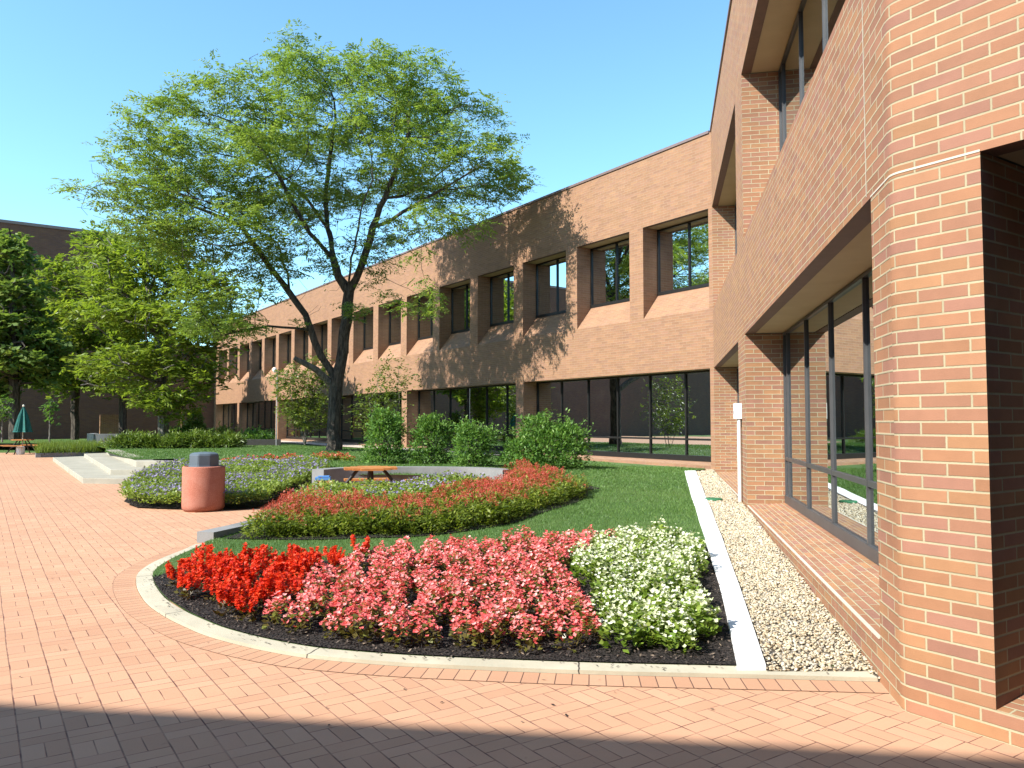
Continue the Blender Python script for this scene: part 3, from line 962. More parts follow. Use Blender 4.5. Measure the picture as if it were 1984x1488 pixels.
gpoly = np.array(gp)
pts = scatter(gpoly, 25000)
keep = R.uniform(0, 1, len(pts)) < np.clip(1.25-(pts[:, 1]-5)/15, .30, 1)
pts = pts[keep]
pz = gstrip(pts[:, 1])+R.uniform(0, .014, len(pts))
sz = R.lognormal(math.log(.0128), .28, len(pts))*np.clip(.9+(pts[:, 1]-6)*.03, .9, 1.6)
tag(ico_pebbles("river_pebbles", np.column_stack([pts, pz]), sz, M_PEBBLE), "buff river pebbles filling the strip beside the near wall", "pebbles", kind="stuff")

def grass_blades(name, pts, z, h, w, mat, lean=.5):
    n = len(pts)
    base = np.column_stack([pts, z])
    a = R.uniform(0, 2*math.pi, n)
    side = np.column_stack([np.cos(a), np.sin(a), np.zeros(n)])
    ln = np.column_stack([R.normal(0, lean, (n, 2)), np.ones(n)])
    tip = base+nrm(ln)*h[:, None]
    v = np.stack([base-side*w[:, None]*.5, base+side*w[:, None]*.5, tip], 1).reshape(-1, 3)
    return np_mesh(name, v, 3, mat, tint=np.clip(R.beta(2, 2.2, n)*.93+.13*np.sin(pts[:, 0]*1.3+np.sin(pts[:, 1]*.9)*2)*np.sin(pts[:, 1]*1.1+1), 0, 1))
lw_near = [p for p in lawn_b]
p1 = scatter([(-4.2, 5.2), (5, 5.2), (5, 13), (-4.2, 13)], 110000); p1 = p1[inside(p1, LAWN) & ~inside(p1, BED)]
p2 = scatter([(-5, 13), (6, 13), (5.2, 22.5), (-5, 22.5)], 90000); p2 = p2[inside(p2, LAWN)]
p3 = scatter([(-20, 22), (3, 22), (3, 40), (-20, 40)], 110000); p3 = p3[inside(p3, LAWN)]
pa = np.concatenate([p1, p2, p3]); dist = pa[:, 1]
hh = R.uniform(.018, .042, len(pa))*np.clip(dist/9, 1, 1.5); ww = .006*np.clip(dist/8, 1, 4)*R.uniform(.7, 1.3, len(pa))
gr = link_mesh("lawn_grass", grass_blades("lawn_grass", pa, T(pa[:, 0], pa[:, 1])+.008, hh, ww, M_GRASS))
tag(gr, "short mown grass blades covering the sloping lawn", "grass", kind="stuff")

pc = scatter(BED, 17000)
n = len(pc); zc = T(pc[:, 0], pc[:, 1])+.024
dv = R.normal(size=(n, 3)); dv[:, 2] *= .35
v = leaf_quads(np.column_stack([pc, zc+R.uniform(0, .012, n)]), dv, np.column_stack([R.normal(0, .5, (n, 2)), np.ones(n)]), R.uniform(.015, .05, n), R.uniform(.006, .018, n))
tag(link_mesh("bark_mulch", np_mesh("bark_mulch", v, 4, M_CHIP, tint=R.uniform(0, 1, n)**1.3)), "shredded dark bark mulch under the flowers in the front bed", "mulch", kind="stuff")

# ---------------------------------------------------------------- bedding plants
def inst(name, meshes, loc, rz, sc, label, cat, group):
    e = empty(name, loc, label, cat, group)
    e.rotation_euler = (0, 0, rz); e.scale = (sc, sc, sc*rnd.uniform(.9, 1.15))
    for nm, me in meshes:
        c = bpy.data.objects.new(nm, me); COL.objects.link(c); c.parent = e
    return e

def mound_leaves(nl, rad, hgt, ls, lw, up=.5):
    a = R.uniform(0, 2*math.pi, nl); r = rad*np.sqrt(R.uniform(0, 1, nl)); z = hgt*R.uniform(.12, 1, nl)*(1-.45*(r/rad)**2)
    c = np.column_stack([r*np.cos(a), r*np.sin(a), z])
    d = np.column_stack([np.cos(a), np.sin(a), np.full(nl, up)])+R.normal(0, .45, (nl, 3))
    nn = np.column_stack([R.normal(0, .4, (nl, 2)), np.ones(nl)])
    return leaf_quads(c-nrm(d)*np.asarray(ls).reshape(-1, 1)*.4, d, nn, ls, lw, fold=.12)

def blossoms(c, size, petals=4):
    """each blossom: petals fanned round a tilted axis"""
    n = len(c); out = []
    ax = nrm(np.column_stack([R.normal(0, .55, (n, 2)), np.ones(n)]))
    t = nrm(np.cross(ax, rand_unit(n))); b = np.cross(ax, t)
    for k in range(petals):
        an = 2*math.pi*k/petals+R.uniform(-.2, .2, (n, 1))
        d = np.cos(an)*t+np.sin(an)*b+.35*ax
        out.append(leaf_quads(c, d, ax, size*R.uniform(.8, 1.2, n), size*.95, fold=.05))
    return np.concatenate(out)

def plant_kind(name, n_var, leaf_mat_, flower_mat, leaf_n, rad, hgt, ls, lw, nblo, bsize, spike=False):
    var = []
    for k in range(n_var):
        nl = leaf_n+int(R.integers(-6, 7))
        lv = mound_leaves(nl, rad, hgt, R.uniform(.75, 1.25, nl)*ls, R.uniform(.75, 1.25, nl)*lw)
        ml = np_mesh(name+"_foliage", lv, 4, leaf_mat_, tint=R.uniform(0, 1, nl))
        if spike:
            ns = nblo; cs_ = []
            for q in range(ns):
                a = R.uniform(0, 2*math.pi); r = rad*math.sqrt(R.uniform(0, 1))*.9
                x, y = r*math.cos(a), r*math.sin(a); h0 = hgt*R.uniform(.45, .95); hl = hgt*R.uniform(.35, .65)
                m_ = 15
                zz = np.linspace(0, 1, m_)
                cs_.append(np.column_stack([x+R.normal(0, .008, m_)*(1.4-zz)+.02*math.cos(a)*zz, y+R.normal(0, .008, m_)*(1.4-zz)+.02*math.sin(a)*zz, h0+hl*zz]))
            c = np.concatenate(cs_); pet = 3
        else:
            a = R.uniform(0, 2*math.pi, nblo); r = rad*1.02*np.sqrt(R.uniform(0, 1, nblo))
            z = hgt*(1.06-.5*(r/rad)**2)+R.normal(0, .018, nblo)
            c = np.column_stack([r*np.cos(a), r*np.sin(a), z]); pet = 4
        fv = blossoms(c, bsize, pet)
        mf = np_mesh(name+"_blossoms", fv, 4, flower_mat, tint=np.tile(R.uniform(0, 1, len(c)), pet))
        var.append((("foliage", ml), ("blossoms", mf)))
    return var

def rows(poly, sx, sy, jit, ang):
    """planting rows running away from the path inside a polygon"""
    poly = np.asarray(poly, float)
    c, s = math.cos(ang), math.sin(ang)
    out = []
    for i in range(-60, 60):
        o = rnd.uniform(0, sy)
        for j in range(-60, 60):
            x0, y0 = i*sx, j*sy+o
            out.append((c*x0-s*y0-.8, s*x0+c*y0+7.5))
    out = np.array(out)+R.normal(0, jit, (len(out), 2))
    return out[inside(out, poly)]

SALVIA = [(-3.58,8.15),(-3.30,7.62),(-3.0,7.18),(-2.62,6.78),(-2.2,6.42),(-1.95,6.30),(-1.85,6.9),(-1.95,7.7),(-1.75,8.3),(-1.55,8.85),(-2.0,8.7),(-2.7,8.4),(-3.2,8.25)]
PINK = [(-1.95,6.20),(-1.42,5.86),(-0.71,5.66),(-0.15,5.56),(0.52,5.56),(0.66,6.1),(0.64,6.82),(0.52,7.7),(0.55,8.4),(0.95,9.1),(1.35,9.6),(0.9,9.75),(0.0,9.45),(-0.8,9.15),(-1.5,8.85),(-1.72,8.5),(-1.90,7.7),(-1.8,6.9)]
WHITE = [(0.66,5.62),(0.85,5.50),(1.36,5.54),(1.50,6.3),(1.72,7.4),(2.02,8.5),(2.2,9.4),(1.9,9.7),(1.5,9.7),(1.0,9.25),(0.62,8.5),(0.56,7.7),(0.68,6.8),(0.70,6.1)]
kinds = [
    ("salvia_plant", plant_kind("salvia", 4, M_SALL, M_SALF, 34, .095, .185, .055, .032, 12, .022, True), SALVIA, .225, "bushy scarlet salvia plant in the left part of the front bed", "salvia", "scarlet salvias in the front flower bed", .95),
    ("pink_begonia", plant_kind("pink_begonia", 5, M_PNKL, M_PNKF, 56, .108, .195, .048, .037, 56, .0195), PINK, .225, "pink begonia plant with bronze leaves in the middle of the front bed", "begonia", "pink begonias in the front flower bed", 1.0),
    ("white_begonia", plant_kind("white_begonia", 5, M_WHTL, M_WHTF, 92, .125, .21, .055, .045, 46, .0185), WHITE, .215, "white begonia plant with lime leaves in the right part of the front bed", "begonia", "white begonias in the front flower bed", 1.0),
]
for name, var, poly, sp, lab, cat, grp, s0 in kinds:
    pp = rows(poly, sp*1.06, sp*.86, .046, .10)
    for x, y in pp[:298]:
        inst(name, var[rnd.randrange(len(var))], (x, y, Tz((x, y))+.02), rnd.uniform(0, 6.28), s0*rnd.uniform(.85, 1.2), lab, cat, grp)

# astilbe hedge: two or three rows of clumps along a curve
def clump_kind(npl, nvar=3):
    var = []
    for k in range(nvar):
        nl = 480
        lv = mound_leaves(nl, .31, .42, R.uniform(.06, .12, nl), R.uniform(.022, .04, nl), .3)
        ml = np_mesh("astilbe_foliage", lv, 4, M_ASTL, tint=np.clip(R.beta(2, 2, nl), 0, 1))
        cs_ = []
        for q in range(npl):
            a = R.uniform(0, 2*math.pi); r = .33*math.sqrt(R.uniform(0, 1))
            h0 = .36-.10*(r/.3)**2; hl = R.uniform(.07, .14); m_ = 30; zz = R.uniform(0, 1, m_)
            w = .042*(1-zz)+.006
            cs_.append(np.column_stack([r*math.cos(a)+R.normal(0, 1, m_)*w, r*math.sin(a)+R.normal(0, 1, m_)*w, h0+hl*zz]))
        c = np.concatenate(cs_); n = len(c)
        fv = leaf_quads(c, rand_unit(n)+np.array([0, 0, .6]), rand_unit(n), R.uniform(.018, .036, n), R.uniform(.007, .013, n))
        mf = np_mesh("astilbe_plumes", fv, 4, M_ASTF, tint=R.uniform(0, 1, n))
        var.append((("foliage", ml), ("blossoms", mf)))
    return var
cv = {k: clump_kind(k) for k in (2, 9, 17, 28)}
HF = [np.array(q) for q in ((-3.86, 11.0), (-2.7, 10.85), (-2.0, 10.82), (-1.33, 10.92), (-.66, 11.32), (.02, 12.2), (.62, 13.35), (1.08, 14.6), (1.2, 15.4))]
hs_ = spline(HF, 6)
for rowi in range(4):
    q = offset(hs_, -.34*rowi)
    acc = 0
    for i in range(1, len(q)):
        acc += np.linalg.norm(q[i]-q[i-1])
        if acc > .33:
            acc = 0
            x, y = q[i]+R.normal(0, .05, 2)
            s0 = rnd.uniform(.80, .97)*(1.0+.06*rowi)
            lush = 28 if (x < -1.9 or x > -.9) else 17
            kd = 2 if rowi == 0 else (lush if rowi > 1 else (17 if lush == 28 else 9))
            inst("astilbe_clump", cv[kd][rnd.randrange(3)], (x, y, Tz((x, y))), rnd.uniform(0, 6.28), s0,
                 "green clump with rusty red plumes in the curved border behind the lawn", "astilbe", "red plumed clumps in the curved border")
hm = [tuple(p) for p in offset(hs_, .28)]+[(1.75, 15.6), (1.4, 16.4)]+[tuple(p) for p in offset(hs_, -1.3)[::-1]]
polysheet("border_soil", hm, T, .4, M_SOIL, "structure", lift=.026)

# lilac ground cover (stuff)
def groundcover(name, poly, hfn, n, hgt, ls, pflower, label):
    p = scatter(poly, n)
    lump = .55+.45*np.sin(p[:, 0]*3.1+np.sin(p[:, 1]*2.3)*2)*np.sin(p[:, 1]*2.7+p[:, 0])+R.normal(0, .08, n)
    zt = hgt*(.62+.38*lump)
    z = hfn(p[:, 0], p[:, 1])+zt*R.uniform(.15, 1, n)**.6
    c = np.column_stack([p, z])
    d = np.column_stack([R.normal(0, 1, (n, 2)), R.uniform(-.1, .9, n)]); nn = np.column_stack([R.normal(0, .5, (n, 2)), np.ones(n)])
    v = leaf_quads(c, d, nn, R.uniform(.7, 1.3, n)*ls, R.uniform(.7, 1.3, n)*ls*.5)
    nf = int(n*pflower)
    p2 = scatter(poly, nf)
    den = np.sin(p2[:, 0]*1.9+1)*np.sin(p2[:, 1]*1.3)+R.normal(0, .4, nf)
    p2 = p2[den > -.25]; nf = len(p2)
    lump = .55+.45*np.sin(p2[:, 0]*3.1+np.sin(p2[:, 1]*2.3)*2)*np.sin(p2[:, 1]*2.7+p2[:, 0])
    c2 = np.column_stack([p2, hfn(p2[:, 0], p2[:, 1])+hgt*(.66+.40*lump)+R.uniform(-.03, .03, nf)])
    fv = blossoms(c2, .029, 3)
    allv = np.concatenate([v, fv])
    mi = np.concatenate([np.zeros(n), np.ones(nf*3)])
    ti = np.concatenate([R.beta(2, 2, n), np.tile(R.uniform(0, 1, nf), 3)])
    o = link_mesh(name, np_mesh(name, allv, 4, [M_GERL, M_GERF], tint=ti, mi=mi))
    return tag(o, label, "ground cover", kind="stuff")
PUR = [(-8.2, 16.9), (-7.75, 15.6), (-7.2, 15.0), (-6.4, 14.75), (-5.1, 14.7), (-4.75, 15.0), (-4.7, 16.5), (-4.4, 18.0), (-4.5, 19.6), (-5.2, 20.2), (-7.0, 20.2), (-8.4, 19.6), (-8.6, 18.4)]
def hp(x, y): return np.clip((y-15.0)/6.0, 0, 1)*.45+.02
polysheet("border_soil", [(-6.4+(p[0]+6.4)*.955, 17.5+(p[1]-17.5)*.955) for p in PUR], hp, .5, M_SOIL, "structure")
groundcover("lilac_groundcover", PUR, hp, 46000, .36, .066, .085, "sprawling green perennials dotted with lilac flowers behind the litter bin")
YG = [(-3.5, 12.2), (-2.4, 12.4), (-1.3, 12.9), (-.6, 14.0), (-.45, 15.4), (-1.2, 15.2), (-2.0, 14.3), (-3.0, 13.7), (-3.6, 13.4)]
groundcover("lime_groundcover", YG, lambda x, y: np.clip(T(x, y), 0, .2), 19000, .50, .066, .035, "lime green perennials between the plumed border and the picnic table")

# coleus drift at the back of the bed
ck = plant_kind("coleus", 3, M_GERL, M_ASTF, 70, .17, .26, .08, .05, 16, .045)
for k in range(46):
    a = rnd.random()
    x = -8.4+a*4.0+rnd.gauss(0, .15); y = 21.4+.9*math.sin(a*3.1)+rnd.gauss(0, .3)
    inst("coleus_plant", ck[k % 3], (x, y, Tz((x, y))), rnd.uniform(0, 6), rnd.uniform(.5, .85), "rusty red coleus plant in the drift below the big locust tree", "coleus", "red coleus drift under the locust")

# ---------------------------------------------------------------- trees
def colonise(seed_pts, seed_par, att, D=.35, di=2.5, dk=.6, iters=90, up=.05):
    P = [np.asarray(p, float) for p in seed_pts]; par = list(seed_par)
    A = att.copy()
    arr = np.array(P)
    d2 = ((A[:, None]-arr[None])**2).sum(-1); near = d2.argmin(1); nd = d2.min(1)
    for it in range(iters):
        act = nd < di*di if it > 12 else nd < (di*3)**2
        if not act.any(): break
        new = []
        ids = near[act]; pts = A[act]
        for i in np.unique(ids):
            v = nrm(pts[ids == i]-P[i]).sum(0)+R.normal(0, .12, 3); v[2] += up
            v /= np.linalg.norm(v)+1e-9
            q = P[i]+v*D
            new.append((i, q))
        st = len(P)
        for i, q in new:
            P.append(q); par.append(i)
        na = np.array([q for _, q in new])
        d2 = ((A[:, None]-na[None])**2).sum(-1)
        m = d2.min(1); am = d2.argmin(1)+st
        upd = m < nd
        nd = np.where(upd, m, nd); near = np.where(upd, am, near)
        keep = nd > dk*dk
        A, nd, near = A[keep], nd[keep], near[keep]
        if len(A) == 0: break
    return np.array(P), np.array(par)

def radii(P, par, tip=.010, ex=2.35, rmax=None):
    n = len(P); acc = np.zeros(n); kids = np.zeros(n, int)
    for i in range(n-1, 0, -1):
        if kids[i] == 0: acc[i] += tip**ex
        if par[i] >= 0:
            acc[par[i]] += acc[i]; kids[par[i]] += 1
    r = np.maximum(acc, tip**ex)**(1/ex)
    return r, kids

def tree_mesh(P, par, r, sides=7, minr=0.0):
    """one continuous skin of tubes, chained along the thickest child"""
    n = len(P); ch = [[] for _ in range(n)]
    for i in range(1, n): ch[par[i]].append(i)
    m = MB(); stack = [(0, None)]
    while stack:
        i, fr = stack.pop()
        chain = ([fr] if fr is not None else [])+[i]
        while ch[i]:
            k = sorted(ch[i], key=lambda q: -r[q])
            for q in k[1:]: stack.append((q, i))
            i = k[0]; chain.append(i)
        if len(chain) < 2: continue
        rr = [r[q] for q in chain]
        if fr is not None: rr[0] = min(rr[0], rr[1]*1.25)
        if max(rr) < minr: continue
        sd = sides if max(rr) > .06 else (5 if max(rr) > .02 else 3)
        m.tube([P[q] for q in chain], rr, sd, cap=False)
    return m

def spray_leaves(P, par, idx, per, ln, wd, spread, mat, name, flat_=.35, droop=.15, rach=.34, leaflets=9):
    """pinnate sprays around twig nodes"""
    base = np.repeat(P[idx], per, 0); n = len(base)
    dirp = nrm(P[idx]-P[par[idx]]); dirp = np.repeat(dirp, per, 0)
    d = dirp*.5+R.normal(0, 1, (n, 3))*np.array([1, 1, flat_]); d = nrm(d)
    base = base+R.normal(0, spread, (n, 3))*np.array([1, 1, .55])
    nn = nrm(np.column_stack([R.normal(0, .35, (n, 2)), np.ones(n)]))
    side = nrm(np.cross(nn, d))
    vs = []; tint = []
    tb = np.clip(R.beta(2, 2, n)*.75+.12, 0, 1)
    rl = rach*R.uniform(.6, 1.2, (n, 1))
    for k in range(leaflets):
        t = (k//2+.6)/(leaflets/2); sgn = 1 if k % 2 else -1
        c = base+d*rl*t-UP*(droop*rl*t*t)
        dd = d*.55+side*sgn+R.normal(0, .18, (n, 3)); dd[:, 2] -= droop
        vs.append(leaf_quads(c, dd, nn+R.normal(0, .3, (n, 3)), ln*R.uniform(.7, 1.3, n), wd*R.uniform(.8, 1.2, n)))
        tint.append(np.clip(tb+R.normal(0, .1, n), 0, 1))
    return np_mesh(name, np.concatenate(vs), 4, mat, tint=np.concatenate(tint))

def clumpy(P, idx, thr, wl=1.0, seed=0.0):
    p = P[idx]/wl
    f = (np.sin(p[:, 0]*2.6+seed+1.3*np.sin(p[:, 1]*1.7))+np.sin(p[:, 1]*2.3+seed*2+1.2*np.sin(p[:, 0]*1.4))
         +1.35*np.sin(p[:, 2]*4.6+1.1*np.sin(p[:, 0]*1.1+seed)+1.1*np.sin(p[:, 1]*1.3)))
    return idx[f+R.normal(0, .5, len(idx)) > thr]

def ell_points(ells, n, shell=0.0):
    """random points in a union of ellipsoids ((c),(r),weight)"""
    w = np.array([e[2] for e in ells], float); w /= w.sum()
    out = []
    for (c, r, _), k in zip(ells, (w*n).astype(int)):
        u = rand_unit(k)*(R.uniform(shell, 1, (k, 1))**(1/3))
        out.append(np.array(c)+u*np.array(r))
    return np.concatenate(out)

def px(x, y, Y):                                        # point on the photograph's ray at depth Y (used to trace the limbs)
    f = 1525.0
    dx = (x-992)/f; dz = (744-y)/f
    r = np.array([dx, math.cos(PITCH)-dz*math.sin(PITCH), math.sin(PITCH)+dz*math.cos(PITCH)])
    return np.array([0, 0, EYE])+r*(Y/r[1])

def chain_nodes(P, par, start, pts, D=.35):
    i = start
    for q in pts:
        q = np.asarray(q, float); a = P[i]
        k = max(1, int(np.linalg.norm(q-a)/D))
        for s in range(1, k+1):
            P.append(a+(q-a)*s/k+(R.normal(0, .02, 3) if s < k else 0)); par.append(i); i = len(P)-1
    return i

def clear_of_wall(p, gap=.7):
    d = (CC-p) @ N1
    d2 = (PC-p) @ N2
    return ((d > gap) | (p[:, 2] > ROOF+.9)) & (d2 > gap)

def at(P, q):
    a = np.array(P); return int(((a-np.asarray(q))**2).sum(-1).argmin())

# --- the big honey locust
YT = 28.0
t_root = empty("locust_tree", tuple(px(645, 872, YT)), "tall spreading honey locust with dark forked trunk standing on the lawn", "tree")
zb = px(645, 872, YT)[2]
Ps = [px(645, 880, YT)]; pr = [-1]
fork = chain_nodes(Ps, pr, 0, [px(648, 800, YT), px(652, 735, YT)])
main = chain_nodes(Ps, pr, fork, [px(664, 680, YT), px(672, 620, YT), px(676, 565, YT)])
left = chain_nodes(Ps, pr, fork, [px(622, 690, YT-.2), px(602, 640, YT-.3), px(592, 610, YT-.4), px(560, 566, YT-.6), px(525, 520, YT-.9), px(488, 468, YT-1.3), px(466, 436, YT-1.6)])
l2 = chain_nodes(Ps, pr, at(Ps, px(563, 572, YT-.6)), [px(558, 530, YT+.3), px(545, 500, YT+.8), px(538, 470, YT+1.3)])
ml = chain_nodes(Ps, pr, main, [px(655, 535, YT), px(645, 500, YT+.2), px(640, 460, YT+.5), px(633, 420, YT+.9), px(630, 380, YT+1.0), px(640, 300, YT+1.2), px(650, 230, YT+1.0)])
mr = chain_nodes(Ps, pr, main, [px(690, 540, YT-.2), px(708, 490, YT-.4), px(722, 440, YT-.5), px(745, 385, YT-.8), px(765, 335, YT-.9), px(788, 270, YT-.8), px(795, 205, YT-.6)])
mm = chain_nodes(Ps, pr, main, [px(680, 500, YT-.8), px(690, 460, YT-1.4), px(700, 405, YT-2.0), px(722, 350, YT-2.4)])
tl = chain_nodes(Ps, pr, at(Ps, px(643, 500, YT+.2)), [px(600, 452, YT-.8), px(570, 400, YT-1.6), px(545, 350, YT-2.0)])
bk = chain_nodes(Ps, pr, at(Ps, px(648, 515, YT+.1)), [px(640, 450, YT+1.2), px(605, 400, YT+2.2), px(560, 350, YT+2.8)])
hz = chain_nodes(Ps, pr, at(Ps, px(600, 640, YT-.3)), [px(575, 636, YT-.8), px(520, 632, YT-1.2), px(470, 640, YT-1.8), px(430, 650, YT-2.2)])
rr_ = chain_nodes(Ps, pr, at(Ps, px(724, 445, YT-.5)), [px(760, 425, YT-1.0), px(800, 400, YT-1.4), px(850, 370, YT-1.8)])
rb = chain_nodes(Ps, pr, at(Ps, px(750, 380, YT-.8)), [px(780, 380, YT+.5), px(840, 345, YT+1.0)])
sc_ = YT/1525.0
def E3(x, y, Y, rx, ry, rz, w):
    return (px(x, y, Y), (rx*sc_, rz, ry*sc_), w)
ELL = [E3(600, 205, YT, 150, 75, 4.2, 9), E3(770, 200, YT-.5, 155, 75, 4.0, 10), E3(470, 240, YT-.5, 130, 60, 3.8, 7), E3(360, 285, YT-1, 110, 58, 3.4, 6),
       E3(280, 345, YT-1.5, 90, 52, 2.8, 5), E3(890, 260, YT-1.2, 105, 65, 3.2, 6), E3(935, 345, YT-1.8, 90, 48, 2.5, 5), E3(830, 330, YT-.8, 120, 55, 3.4, 5),
       E3(680, 300, YT, 190, 80, 4.8, 7), E3(500, 340, YT-.5, 180, 75, 4.6, 8), E3(390, 395, YT-1.5, 130, 55, 3.6, 6), E3(450, 455, YT-2, 120, 45, 3.2, 5),
       E3(310, 415, YT-2, 100, 42, 2.8, 4), E3(470, 560, YT-2.4, 70, 50, 2.2, 2.6), E3(420, 625, YT-2.4, 80, 36, 1.8, 2.6), E3(880, 430, YT-2.2, 110, 32, 1.8, 1.6), E3(760, 520, YT-1.8, 70, 60, 1.6, .5), E3(820, 590, YT-2.0, 60, 26, 1.2, .35), E3(640, 135, YT, 110, 38, 2.6, 3), E3(560, 480, YT-1.5, 70, 50, 2, 1.5), E3(230, 400, YT-2.2, 80, 40, 2.4, 2.2), E3(420, 540, YT-2.6, 80, 50, 2, 2.2), E3(520, 420, YT-1.6, 90, 50, 2.4, 2), E3(600, 430, YT-1.0, 110, 60, 2.6, 2.6), E3(720, 440, YT-1.2, 80, 60, 2.2, 1.6), E3(370, 470, YT-2.2, 90, 40, 2.4, 2.2), E3(660, 560, YT-1.6, 60, 45, 1.5, .5)]
att = ell_points(ELL, 7600)
att = att[clear_of_wall(att, .9)]
Pn, pn = colonise(Ps, pr, att, D=.32, di=2.6, dk=.42, iters=120)
ok = clear_of_wall(Pn, .35)
rad_, kids = radii(Pn, pn, .006, 2.15)
zz_ = Pn[:, 2]-zb
rad_ = np.where(zz_ < .8, rad_*(1+.35*np.clip((.8-zz_)/.8, 0, 1)**2), rad_)
fs_ = .235/rad_[5]
rad_ = rad_*(1+(fs_-1)*np.clip(rad_/.09, 0, 1))
tree_mesh(Pn, pn, rad_, 9).build("trunk", M_BARK, t_root)
term = np.where((rad_ < .022) & ok & (Pn[:, 2] > 3.8))[0]
term = clumpy(Pn, term, .0, 1.75, .6)
me = spray_leaves(Pn, pn, term, 8, .15, .048, .17, M_LOCUST, "locust_crown", rach=.44, leaflets=11, flat_=.22, droop=.2)
link_mesh("crown", me, t_root)
st = MB(); st.tube([px(640, 742, YT-.05), px(612, 716, YT-.5), px(590, 704, YT-.8), px(570, 694, YT-1.0)], [.13, .12, .10, .08], 7)
st.build("broken_limb", M_BARKG, t_root)

# --- other trees
def grow_tree(root, base, ells, natt, D, tipr, trunk_pts, bark, mat, per, ln, wd, spread, leaflets=7, rach=.35, flat_=.45, trunk_r=None, minz=1.5, maxr=.03):
    Q = [np.asarray(base, float)]; pp = [-1]
    chain_nodes(Q, pp, 0, trunk_pts, D)
    a = ell_points(ells, natt)
    Pq, pq_ = colonise(Q, pp, a, D=D, di=D*8, dk=D*1.5, iters=70)
    r, kd = radii(Pq, pq_, tipr, 2.3)
    if trunk_r: r = np.minimum(r*trunk_r/r[0], trunk_r)
    tree_mesh(Pq, pq_, r, 7).build("trunk", bark, root)
    te = clumpy(Pq, np.where((r < np.quantile(r, .85)) & (Pq[:, 2] > minz))[0], -1.0, 1.6, 1.7)
    link_mesh("crown", spray_leaves(Pq, pq_, te, per, ln, wd, spread, mat, root.name+"_crown", flat_=flat_, leaflets=leaflets, rach=rach), root)

Y2 = 40.0; s2 = Y2/1525
def E4(x, y, Y, rx, ry, rz, w):
    s = Y/1525
    return (px(x, y, Y), (rx*s, rz, ry*s), w)
b2_ = px(318, 852, Y2)
tr = empty("locust_tree", tuple(b2_), "light green honey locust with pale trunk behind the low juniper hedge", "tree")
grow_tree(tr, b2_, [E4(400, 560, Y2-2, 60, 50, 2, 3), E4(300, 520, Y2, 120, 70, 3, 6), E4(250, 600, Y2, 110, 60, 3, 6), E4(350, 620, Y2-1, 110, 65, 3, 6), E4(300, 700, Y2-1, 120, 50, 3, 5), E4(230, 490, Y2, 70, 45, 2, 3), E4(390, 700, Y2-1, 60, 60, 2, 3), E4(220, 730, Y2, 75, 40, 2.4, 3), E4(330, 770, Y2-1.5, 80, 26, 2, 2)],
          2600, .5, .012, [px(316, 790, Y2), px(312, 720, Y2), px(305, 640, Y2)], M_BARKG, M_LOCUST2, 15, .28, .11, .40, trunk_r=.27)
Y3 = 46.0
b3 = px(28, 852, Y3)
tr = empty("maple_tree", tuple(b3), "dense dark green maple at the left edge in front of the tall block", "tree")
grow_tree(tr, b3, [E4(25, 510, Y3, 42, 70, 1.6, 3), E4(20, 600, Y3, 65, 80, 2.2, 6), E4(10, 690, Y3, 85, 80, 2.8, 8), E4(60, 690, Y3, 60, 70, 2.4, 5), E4(20, 460, Y3, 26, 28, 1, 1)], 2400, .45, .012,
          [px(27, 780, Y3), px(24, 650, Y3), px(24, 540, Y3)], M_BARK, M_MAPLE, 11, .32, .20, .36, leaflets=6, rach=.34, flat_=.8, trunk_r=.3)
Y4 = 52.0
for bx_, lab, el in ((145, "mid green locust with thin dark trunk left of the pale-trunked locust", [E4(120, 540, Y4, 50, 45, 2, 2.5), E4(195, 470, Y4, 45, 32, 2, 2), E4(165, 560, Y4, 80, 60, 2.6, 4), E4(140, 640, Y4, 75, 60, 2.6, 5), E4(150, 720, Y4, 85, 45, 2.6, 4), E4(190, 500, Y4, 50, 40, 2, 2)]),
                     (238, "shaded locust with dark trunk right behind the pale-trunked locust", [E4(240, 720, Y4, 90, 45, 2.6, 4), E4(260, 640, Y4, 90, 60, 2.6, 5), E4(215, 580, Y4, 70, 60, 2.4, 4)])):
    b4 = px(bx_, 852, Y4)
    tr = empty("locust_tree", tuple(b4), lab, "tree")
    grow_tree(tr, b4, el, 1500, .55, .013, [px(bx_, 780, Y4), px(bx_+4, 690, Y4), px(bx_+8, 620, Y4)], M_BARK, M_LOCUST2, 14, .32, .13, .45, trunk_r=.25)
for bx_, Y5, lab in ((96, 43.0, "staked young tree with small upright crown right of the closed parasol"), (4, 41.0, "young tree with small crown at the left picture edge by the picnic table")):
    b5 = px(bx_, 857, Y5)
    tr = empty("sapling_tree", tuple(b5), lab, "tree")
    grow_tree(tr, b5, [E4(bx_, 800, Y5, 16, 30, .45, 3), E4(bx_+3, 780, Y5, 9, 16, .3, 1)], 240, .2, .008, [px(bx_, 835, Y5), px(bx_+1, 800, Y5)], M_BARKG, M_SHRUB, 3, .16, .08, .12, rach=.2, leaflets=6, flat_=.9, trunk_r=.05, minz=.9)

